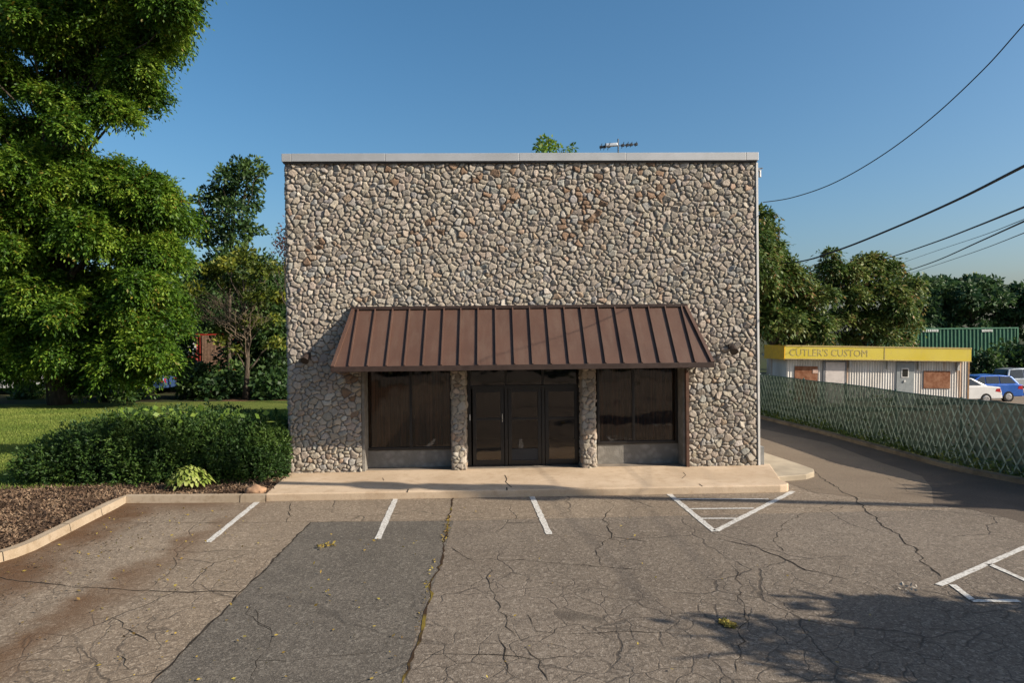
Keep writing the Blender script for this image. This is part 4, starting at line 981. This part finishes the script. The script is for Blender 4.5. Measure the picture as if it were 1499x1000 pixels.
k = NT('faded_yellow'); c = k.mix(k.rng(k.noise(.7, 5), .3, .7), (.64,.50,.03), (.68,.56,.08)); c = k.mix(k.rng(k.noise(7, 5, .7, k.vscale(k.co, (1,1,.4))), .45, .75, 0, .5), c, (.56,.44,.12)); M_YEL = k.done(c, .6, .3)
SG = MB().box(xs0, xs1, YT_-.36, YT_-.30, zf0, zf1).build('sign_fascia', M_YEL, TRL)
MB().box(xs0-.05, xs0-.002, YT_-.36, YT_+1.9, zf0-.06, zf1).build('sign_return', simple('orange_yellow', (.95,.50,.01), .55, .4, var=.12), TRL)['label'] = 'brighter orange yellow end panel of the sign'
mb = MB(); mb.box(xs0-.01, xs1+.01, YT_-.375, YT_-.361, zf1-.04, zf1+.02); mb.box(xs0-.01, xs1+.01, YT_-.375, YT_-.361, zf0-.03, zf0+.01); xm = W(1293,515,YT_-.36).x; mb.box(xm-.015, xm+.015, YT_-.373, YT_-.361, zf0+.011, zf1-.041)
mb.build('sign_trim', simple('trim_yellow', (.45,.35,.12), .6), SG)
def text(body, x, z, size, y, m, parent, name, xw=None, rx=90, rz=0):
    cu = bpy.data.curves.new(name, 'FONT'); cu.body = body; cu.size = size; cu.extrude = .003; cu.resolution_u = 2; cu.offset = .0
    t = bpy.data.objects.new(name, cu); COL.objects.link(t); dg = bpy.context.evaluated_depsgraph_get()
    me = bpy.data.meshes.new_from_object(t.evaluated_get(dg)); bpy.data.objects.remove(t)
    w = max(v.co.x for v in me.vertices) or 1
    sx = (xw/w) if xw else 1
    mt = Matrix.Translation((x,y,z)) @ Matrix.Rotation(R(rz),4,'Z') @ Matrix.Rotation(R(rx),4,'X') @ Matrix.Diagonal((sx,1,1,1)); me.transform(mt)
    return link(name, me, m, parent)
M_GHOST = simple('ghost_lettering', (.44,.36,.14), .7, .2, var=.25, scale=5)
xa = W(1153,515,YT_-.36).x
text("CUTLER'S CUSTOM", xa, zf0+.13, .46, YT_-.364, M_GHOST, SG, 'lettering', W(1268,515,YT_-.36).x-xa)
TILT = True
# openings of the hut
def hut_box(name, pa, pb, ya, yb, m, prot=.03, parent=TRL, lab=None):
    a = W(pa,ya,YT_-.03); b = W(pb,yb,YT_-.03); o = MB().box(a.x, b.x, YT_-.028-prot, YT_-.024, b.z, a.z).build(name, m, parent, bevel=.004)
    if lab: o['label'] = lab
    return o
k = NT('rusty_panel'); c = k.mix(k.rng(k.noise(4, 6, .7), .35, .65), (.20,.075,.035), (.34,.17,.10)); M_RUST = k.done(c, .85, .2)
hut_box('shutter', 1162, 1196, 539, 592, M_RUST, .02, lab='rust red shutter'); hut_box('shutter', 1351, 1390, 541, 566, M_RUST, .02, lab='rust brown shutter')
hut_box('notice', 1188, 1196, 543, 549, simple('pink_notice', (.6,.42,.34), .8), .035)
dr_ = hut_box('door', 1207, 1236, 532, 592, simple('white_door', (.62,.57,.54), .6, var=.08), .02)
mb = MB(); a = W(1204,530,YT_-.05); b = W(1238,592,YT_-.05); mb.box(a.x,a.x+.07,YT_-.06,YT_-.03,.15,a.z); mb.box(b.x-.05,b.x,YT_-.06,YT_-.03,.15,a.z); mb.box(a.x+.07,b.x-.05,YT_-.06,YT_-.03,a.z-.06,a.z); mb.build('door_frame', simple('grey_frame', (.2,.21,.23), .5), dr_)
d2_ = hut_box('door', 1311, 1337, 529, 592, simple('grey_door', (.27,.30,.31), .6, var=.1), .03, lab='blue grey door with small square window')
a = W(1319,538,YT_-.1); b = W(1330,552,YT_-.1); mb = MB(); mb.box(a.x,b.x,YT_-.075,YT_-.06,b.z,a.z); mb.build('window_frame', simple('white_frame', (.75,.74,.7), .5), d2_)
MB().box(a.x+.05,b.x-.05,YT_-.085,YT_-.076,b.z+.05,a.z-.05).build('window_pane', simple('black_pane', (.02,.022,.02), .15, .5), d2_)
a = W(1324,557,YT_-.1); MB().tube([(a.x,YT_-.06,a.z),(a.x,YT_-.1,a.z)], .05, 10).build('vent', simple('white_vent', (.75,.75,.72), .5), d2_)
m_br = simple('bracket_white', (.5,.5,.48), .6)
for px in (1244,1300,1345,1402): a = W(px,528,YT_-.06); MB().box(a.x-.09,a.x+.02,YT_-.12,YT_-.03,a.z-.36,a.z+.02).build('bracket', m_br, TRL)

MB().box(x1+.002, x1+.08, YT_-.03, YT_+.08, .15, zf0).build('corner_post', simple('worn_wood', (.33,.19,.09), .85, var=.3), TRL)

TRL.rotation_euler.y = R(1.5)                # the hut leans with the falling ground
# ================================================================= CONTAINERS
def container(name, lab, xa, xb, Y, z0, z1, col, logo=None, marks=()):
    o = empty(name, ((xa+xb)/2, Y, 0), lab, 'container'); mb = MB(); n = int((xb-xa)/.075); pr = None
    for i in range(n+1):
        x = xa+.08+(xb-xa-.16)*i/n; y = Y+(.07 if i % 4 in (2,3) else 0)
        if pr: mb.quad((pr[0],pr[1],z0+.12),(x,y,z0+.12),(x,y,z1-.1),(pr[0],pr[1],z1-.1))
        pr = (x,y)
    mt = simple(name+'_paint', col, .55, .4, var=.18, scale=1.5)
    mb.box(xa, xa+.1, Y+.09, Y+2.4, z0+.1, z1-.05); mb.box(xb-.1, xb, Y+.09, Y+2.4, z0+.1, z1-.05); mb.box(xa+.1, xb-.1, Y+2.35, Y+2.4, z0+.1, z1-.05); mb.box(xa+.05, xb-.05, Y+.1, Y+2.3, z1-.1, z1-.06)
    mb.build('wall', mt, o); fr = MB()
    fr.box(xa, xb, Y-.02, Y+.09, z1-.1, z1); fr.box(xa, xb, Y-.02, Y+.09, z0, z0+.12)
    for x in (xa, xb-.12): fr.box(x, x+.12, Y-.02, Y+.09, z0+.121, z1-.101)
    fr.build('frame', simple(name+'_frame', tuple(min(1,c*1.25) for c in col), .5), o)
    ch = MB(); ch.box(xa+.3, xb-.3, Y+.4, Y+.6, z0-.35, z0-.002); ch.box(xa+.3, xb-.3, Y+1.8, Y+2., z0-.35, z0-.002)
    for x in (xa+.8, xb-1., (xa+xb)/2):
        ch.box(x-.1, x+.1, Y+.35, Y+2.05, .0, z0-.351)
    ch.build('chassis', simple('chassis_black', (.03,.03,.03), .7), o)
    return o
xa, xb = W(1275,500,52).x, W(1491,500,52).x; ztp = W(1400,480,52).z
cg = container('green_container', 'long ribbed green shipping container beyond the parked cars', xa, xb, 52, ztp-2.6, ztp, (.035,.15,.085))
mw = simple('container_marks', (.75,.78,.75), .6)
for pa, pb in ((1350,1374),(1437,1453)):
    a, b = W(pa,482.5,52), W(pb,486,52); mb = MB(); nn_ = 9
    for i in range(nn_): x = a.x+(b.x-a.x)*i/nn_; mb.box(x, x+(b.x-a.x)/nn_*.65, 51.96, 51.975, b.z+random.uniform(0,.03), a.z)
    mb.build('markings', mw, cg)
xa, xb = W(236,505,50).x, W(345,505,50).x; ztp = W(290,489,50).z
cr_ = container('red_container', 'ribbed red shipping container with a white emblem seen through a gap in the trees', xa, xb, 50, .9, ztp, (.30,.035,.022))
a, b = W(269,500,50), W(288,521,50); mb = MB(); cxx, czz = (a.x+b.x)/2, (a.z+b.z)/2; ring = []
for i in range(20):
    t = 2*math.pi*i/20; ring.append((cxx+math.cos(t)*(b.x-a.x)*.5, 49.972, czz+math.sin(t)*(a.z-b.z)*.5))
mb.quad(*ring); mb.build('emblem', simple('emblem_white', (.78,.80,.80), .6), cr_)
mb = MB(); mb.tube([(cxx-.22,49.965,czz-.3),(cxx-.22,49.965,czz+.3),(cxx+.12,49.965,czz+.22),(cxx+.22,49.965,czz),(cxx+.12,49.965,czz-.22),(cxx-.22,49.965,czz-.3)], .03, 5); mb.build('emblem_stroke', simple('emblem_blue', (.12,.22,.30), .6), cr_)
mb = MB(); xa_, xb_ = W(296,505,50).x, W(342,505,50).x
for i in range(22): x = xa_+(xb_-xa_)*i/22; mb.box(x, x+(xb_-xa_)/36, 49.955, 50.02, 1.05, ztp-.13)
mb.box(xa_, xb_, 50.021, 50.05, 1.05, ztp-.13); pb_ = mb.build('slat_panel', simple('brown_ribs', (.30,.19,.13), .7, var=.3, scale=8), cr_); pb_['label'] = 'weathered brown ribbed end panel'

# ================================================================= CARS
M_TYRE = simple('tyre', (.02,.02,.02), .85, .2); M_RIM = simple('rim', (.45,.45,.46), .35, .5, .8)
M_CGL = simple('car_glass', (.018,.022,.026), .06, .6, var=.1); M_TAIL = simple('tail_red', (.45,.015,.02), .25, .5); M_HEAD = simple('head_clear', (.7,.7,.68), .15, .6)
M_BLK = simple('black_plastic', (.025,.025,.025), .6)
def car(name, lab, loc, rz, paint, kind, group='parked cars beyond the fence'):
    o = empty(name, loc, lab, 'car', group, rz)
    T_ = Matrix.Translation(loc) @ Matrix.Rotation(rz, 4, 'Z')
    Ws = {'sedan':1.76,'wagon':1.74,'suv':1.84,'van':1.9}[kind]; hw = Ws/2
    if kind == 'sedan':
        low = [(-2.25,.32),(-2.3,.62),(-2.22,.93),(-1.6,1.0),(.9,.98),(1.7,.88),(2.2,.72),(2.28,.45),(2.2,.28)]; roof = [(-1.65,.99),(-.85,1.40),(-.2,1.46),(.3,1.44),(1.05,.97)]
    elif kind == 'wagon':
        low = [(-2.05,.32),(-2.1,.62),(-2.05,.98),(-1.6,1.02),(.8,1.0),(1.55,.90),(2.0,.74),(2.08,.45),(2.0,.28)]; roof = [(-1.98,1.0),(-1.6,1.44),(-.9,1.52),(.2,1.48),(1.0,.99)]
    elif kind == 'suv':
        low = [(-2.2,.42),(-2.25,.75),(-2.2,1.1),(-1.8,1.14),(.85,1.12),(1.7,1.02),(2.2,.9),(2.28,.55),(2.2,.38)]; roof = [(-2.15,1.12),(-1.95,1.72),(-1.2,1.80),(.1,1.76),(.9,1.11)]
    else:
        low = [(-2.4,.4),(-2.45,.8),(-2.42,1.2),(-1.8,1.22),(1.3,1.18),(2.0,1.05),(2.4,.85),(2.45,.5),(2.4,.38)]; roof = [(-2.4,1.2),(-2.3,2.0),(-1.6,2.06),(.6,2.0),(1.5,1.17)]
    bm = bmesh.new()
    def loft(prof, ws, close):
        rings = []
        for (w_, ins) in ws:
            rings.append([bm.verts.new(T_ @ Vector((x*(1-.0)+0, w_*(1-ins*max(0,(z-.6))), z))) for x, z in prof])
        return rings
    secs = [(-hw*.96,.0),(-hw,.02),(-hw*.5,0),(hw*.5,0),(hw,.02),(hw*.96,0)]
    ring = loft([(x,z) for x,z in low], [(-hw,.06),(-hw*.86,0),(0,0),(hw*.86,0),(hw,.06)], True)
    for a, b in zip(ring, ring[1:]):
        for i in range(len(low)-1): bm.faces.new((a[i],b[i],b[i+1],a[i+1]))
        bm.faces.new((a[-1],b[-1],b[0],a[0]))
    bm.faces.new(list(reversed(ring[0]))); bm.faces.new(ring[-1])
    ring = loft(roof, [(-hw*.93,.26),(-hw*.6,.0),(0,0),(hw*.6,0),(hw*.93,.26)], True)
    for a, b in zip(ring, ring[1:]):
        for i in range(len(roof)-1): bm.faces.new((a[i],b[i],b[i+1],a[i+1]))
    bm.faces.new(list(reversed(ring[0]))); bm.faces.new(ring[-1])
    bmesh.ops.recalc_face_normals(bm, faces=bm.faces)
    me = bpy.data.meshes.new('body'); bm.to_mesh(me); bm.free(); bd = link('body', me, paint, o)
    bv = bd.modifiers.new('bevel','BEVEL'); bv.width = .05; bv.segments = 3; bv.limit_method = 'ANGLE'; bv.angle_limit = R(25)
    def q(pts, m, name, par=o):
        mb = MB(); mb.quad(*[T_ @ Vector(p) for p in pts]); ob = mb.build(name, m, par); so_ = ob.modifiers.new('solid','SOLIDIFY'); so_.thickness = .02; so_.offset = 0; return ob
    rp = roof; zt_ = max(z for _,z in rp)-.09; zb_ = rp[0][1]+.05
    def xat(i0, i1, z): (x0_,z0_),(x1_,z1_) = rp[i0], rp[i1]; t=(z-z0_)/(z1_-z0_+1e-6); return x0_+(x1_-x0_)*t
    xr0, xr1 = xat(0,1,zb_), xat(0,1,min(zt_,rp[1][1])); xf0, xf1 = xat(4,3,zb_), xat(4,3,min(zt_,rp[3][1]))
    for sg in (-1,1):
        yb = lambda z: sg*(hw*.93*(1-.26*max(0,z-.6))+.012)
        cuts = [xr0+.14, (xr0*.62+xf0*.38), (xr0*.25+xf0*.75)-.25, xf0-.16] if kind in ('wagon','suv','van') else [xr0+.25, (xr0+xf0)/2-.1, xf0-.16]
        for c0_, c1_ in zip(cuts, cuts[1:]):
            tc = lambda x: max(xr1+.12, min(xf1-.1, x))
            q([(c0_+.03,yb(zb_),zb_),(c1_-.03,yb(zb_),zb_),(tc(c1_)-.03,yb(zt_),zt_),(tc(c0_)+.03,yb(zt_),zt_)], M_CGL, 'side_window')
        q([(-2.27 if kind in('sedan','suv') else low[1][0]-.0, sg*hw*.6, low[2][1]-.28),(low[1][0]-.01, sg*hw*.93, low[2][1]-.28),(low[2][0]-.01, sg*hw*.93, low[2][1]-.06),(low[2][0]-.01, sg*hw*.6, low[2][1]-.06)], M_TAIL, 'tail_lamp')
        q([(low[2][0]+.0, sg*(hw*.985), low[2][1]-.27),(low[2][0]+.28, sg*(hw*.985), low[2][1]-.22),(low[2][0]+.22, sg*(hw*.985), low[2][1]-.08),(low[2][0]+.02, sg*(hw*.985), low[2][1]-.06)], M_TAIL, 'tail_lamp')
        q([(low[6][0]+.03, sg*hw*.55, low[6][1]-.16),(low[6][0]+.03, sg*hw*.92, low[6][1]-.16),(low[6][0]-.02, sg*hw*.92, low[6][1]-.02),(low[6][0]-.02, sg*hw*.55, low[6][1]-.02)], M_HEAD, 'headlight')
        for wx in (low[0][0]+.82, low[-1][0]-.85):
            rw = .31 if kind in ('sedan','wagon') else .36; mb = MB(); 
            mb.tube([T_ @ Vector((wx, sg*(hw-.21), rw)), T_ @ Vector((wx, sg*(hw-.02), rw)), T_ @ Vector((wx, sg*(hw+.012), rw))], [rw,rw,rw*.93], 22); wo = mb.build('wheel', M_TYRE, o)
            mb = MB(); mb.tube([T_ @ Vector((wx, sg*(hw+.008), rw)), T_ @ Vector((wx, sg*(hw+.02), rw))], [rw*.66,rw*.5], 18); mb.build('rim', M_RIM, wo)
    q([(xr0-.03,-hw*.66,zb_+.02),(xr0-.03,hw*.66,zb_+.02),(xr1-.02,hw*.58,zt_),(xr1-.02,-hw*.58,zt_)], M_CGL, 'rear_window')
    q([(xf0+.03,-hw*.7,zb_),(xf0+.03,hw*.7,zb_),(xf1+.03,hw*.58,zt_),(xf1+.03,-hw*.58,zt_)], M_CGL, 'windshield')
    mb = MB()
    for xx in (low[0][0]-.06, low[-1][0]+.04): mb.bar(T_ @ Vector((xx,-hw*.9,.42)), T_ @ Vector((xx,hw*.9,.42)), .12, .16)
    mb.build('bumper', M_BLK if kind in ('suv','van') else paint, o)
    return o
def paint(name, col, metal=.2): return simple(name, col, .28, .5, metal, var=.05, scale=1)
sx_ = G(1436,592)
car('parked_car', 'white sedan with its tail beside the end of the white hut', (W(1449,590,36.).x-2.28, 36., zg(36)), R(180)*0+R(180), paint('white_paint', (.75,.75,.74), 0), 'sedan')
car('parked_car', 'bright blue hatchback parked behind the white sedan', (W(1481,590,38.).x-2.08, 38., zg(38)), R(180), paint('blue_paint', (.02,.12,.50)), 'wagon')
car('parked_car', 'silver sport utility vehicle at the right border behind the blue hatchback', (W(1461,590,44).x+2.2, 44, zg(44)), 0, paint('silver_paint', (.42,.47,.52), .5), 'suv')
car('parked_car', 'pale van between the stone building and the white hut', (W(1149,560,35.2).x-2.45, 35.2, zg(35.2)+.1), 0, paint('pale_paint', (.55,.6,.62), .3), 'van')
car('parked_car', 'dark blue car half hidden under the huge drooping tree', (W(195,590,42).x, 42, 0), R(180), paint('navy_paint', (.05,.10,.24)), 'sedan', 'cars behind the trees')
car('parked_car', 'white van glimpsed through a gap under the huge tree at the far left', (W(40,590,43).x, 43, 0), 0, paint('van_white', (.75,.75,.73), 0), 'van', 'cars behind the trees')
# fix cars pointing: flip handled by rz

# ================================================================= ANTENNA
YAn = YF+7; p = W(905,226,YAn); ob = empty('roof_antenna', (p.x,YAn,ZB-.3), 'small metal television antenna on the roof behind the parapet', 'antenna')
zc = W(905,213,YAn).z; mp = simple('antenna_metal', (.55,.56,.57), .3, .5, .8); dk = simple('antenna_dark', (.06,.07,.08), .5)
MB().tube([(p.x,YAn,ZB-.3),(p.x,YAn,W(905,203,YAn).z)], .022, 8).build('mast', dk, ob)
xa, xb = W(880,215,YAn), W(931,211,YAn); mb = MB(); mb.tube([xa, xb], .018, 6)
mb.build('boom', mp, ob)
mb = MB()
for i, t in enumerate((.0,.1,.22,.62,.75,.86,1.)):
    q_ = xa.lerp(xb, t); l_ = .55-.28*abs(t-.3); mb.tube([q_+Vector((-.05,-l_,-.02)), q_+Vector((.05,l_,.03))], .012, 6)
    mb.box(q_.x-.05,q_.x+.05,q_.y-.05,q_.y+.05,q_.z-.035,q_.z+.035)
mb.build('element', dk, ob)
q_ = xa.lerp(xb,.3); mb = MB(); mb.bar(q_+Vector((-.22,-.1,.0)), q_+Vector((.17,-.1,.03)), .14, .1); mb.build('reflector', simple('bright_metal', (.8,.82,.84), .25, .5, .3), ob, bevel=.02)

# ================================================================= WIRES AND POLES
M_WIRE = simple('black_wire', (.012,.012,.013), .6)
PX_, PY_ = 20.0, -6.0
def wire(lab, pts, rad, ext=True):
    P = [W(px,py,Y) for px,py,Y in pts]
    if ext:
        r1 = Vector(P[-1])-Vector((0,0,CAM_Z)); r2 = Vector(P[0])-Vector((0,0,CAM_Z)); det = r1.x*r2.y-r1.y*r2.x
        a_ = (PX_*r2.y-PY_*r2.x)/det; b_ = (r1.x*PY_-r1.y*PX_)/det; PE = (Vector((PX_, PY_, CAM_Z+a_*r1.z+b_*r2.z)))
    path = []                                 # Catmull-Rom through the points
    for i in range(len(P)-1):
        p0, p1, p2 = P[max(i-1,0)], P[i], P[i+1]; p3 = P[i+2] if i+2 < len(P) else p2*2-p1
        for j in range(10):
            t = j/10; path.append(.5*((2*p1)+(p2-p0)*t+(2*p0-5*p1+4*p2-p3)*t*t+(3*p1-p0-3*p2+p3)*t**3))
    path.append(P[-1]); path += [P[-1].lerp(PE,.12), PE]; o = MB().tube(path, [rad]*(len(path)-2)+[rad*.3, rad*.3], 6).build('overhead_wire', M_WIRE, None, True); tag(o, lab, 'wire', 'overhead wires at the right'); return PE
ends = []
ends.append(wire('topmost thin wire sagging down to the upper right corner of the building', [(1117,296,YF+.2),(1160,289,YF-.4),(1220,268,YF-1.2),(1290,228,YF-2),(1363,173,YF-3),(1440,101,YF-3.9),(1499,35,YF-4.6)], .010))
ends.append(wire('thickest dark wire ending behind the tree beside the building', [(1110,387,38),(1170,383,32),(1230,365,26),(1310,333,23),(1400,293,18),(1499,243,14)], .033))
ends.append(wire('medium wire meeting the treetops above the yellow sign roof', [(1260,388,45),(1305,376,38),(1370,354,29),(1430,331,22),(1499,303,16)], .027))
ends.append(wire('upper faint wire of the bundle dropping behind the far trees', [(1325,383,46),(1380,364,36),(1440,344,26),(1499,321,18)], .011))
ends.append(wire('dark wire in the middle of the bundle dropping behind the far trees', [(1318,400,47),(1370,382,37),(1435,353,27),(1499,324,19)], .026))
ends.append(wire('lowest thin wire of the bundle dropping behind the far trees', [(1330,401,48),(1385,383,38),(1440,364,28),(1499,341,19)], .013))
for i, e_ in enumerate(ends): print('wire end', e_)
up_o = empty('utility_pole', (PX_,PY_,0), 'wooden utility pole out of the picture to the right carrying the wires', 'pole')
mw_ = simple('pole_wood', (.16,.11,.07), .9, .1, var=.3, scale=4); zt_ = max(e_.z for e_ in ends)+.6
MB().tube([(PX_,PY_+.2,0),(PX_,PY_+.2,zt_)], [.17,.12], 12).build('shaft', mw_, up_o, True)
MB().bar((PX_-1.1,PY_+.02,zt_-.5),(PX_+1.1,PY_+.02,zt_-.5), .1, .12).build('crossarm', mw_, up_o)
# street cable whose shadow crosses the lot
S1, S2 = G(1400,741), G(600,721.5); h_ = 10.0; off_ = SUN*(h_/SUN.z)
c1, c2 = S1+off_, S2+off_; dcc = (c2-c1).normalized(); a_, b_ = c1-dcc*14, c2+dcc*22
cb = empty('street_cable', a_, 'unseen street cable, thickened with added sleeves for its shadow, overhead in front of the building', 'cable')
MB().tube([a_.lerp(b_, i/20) for i in range(21)], .14, 8).build('strand', M_WIRE, cb, True)
for pa, pb, r_ in ((690,800,.38),(600,690,.30),(505,560,.34)):
    q0, q1 = G(pa,721.5-(690-pa)*0,.0)+off_, G(pb,722.5,.0)+off_
    t0_ = (q0-a_).dot(dcc); t1_ = (q1-a_).dot(dcc)
    pts = [a_+dcc*(t0_+(t1_-t0_)*t)+Vector((0,0,-.06)) for t in (0,.06,.2,.5,.8,.94,1)]
    MB().tube(pts, [.03,r_*.8,r_,r_,r_,r_*.8,.03], 10).build('shadow_sleeve', M_BLK, cb, True)  # unseen sleeves, added and sized to widen and darken the curb shadow
print('verts', sum(len(o.data.vertices) for o in bpy.data.objects if o.type == 'MESH'))
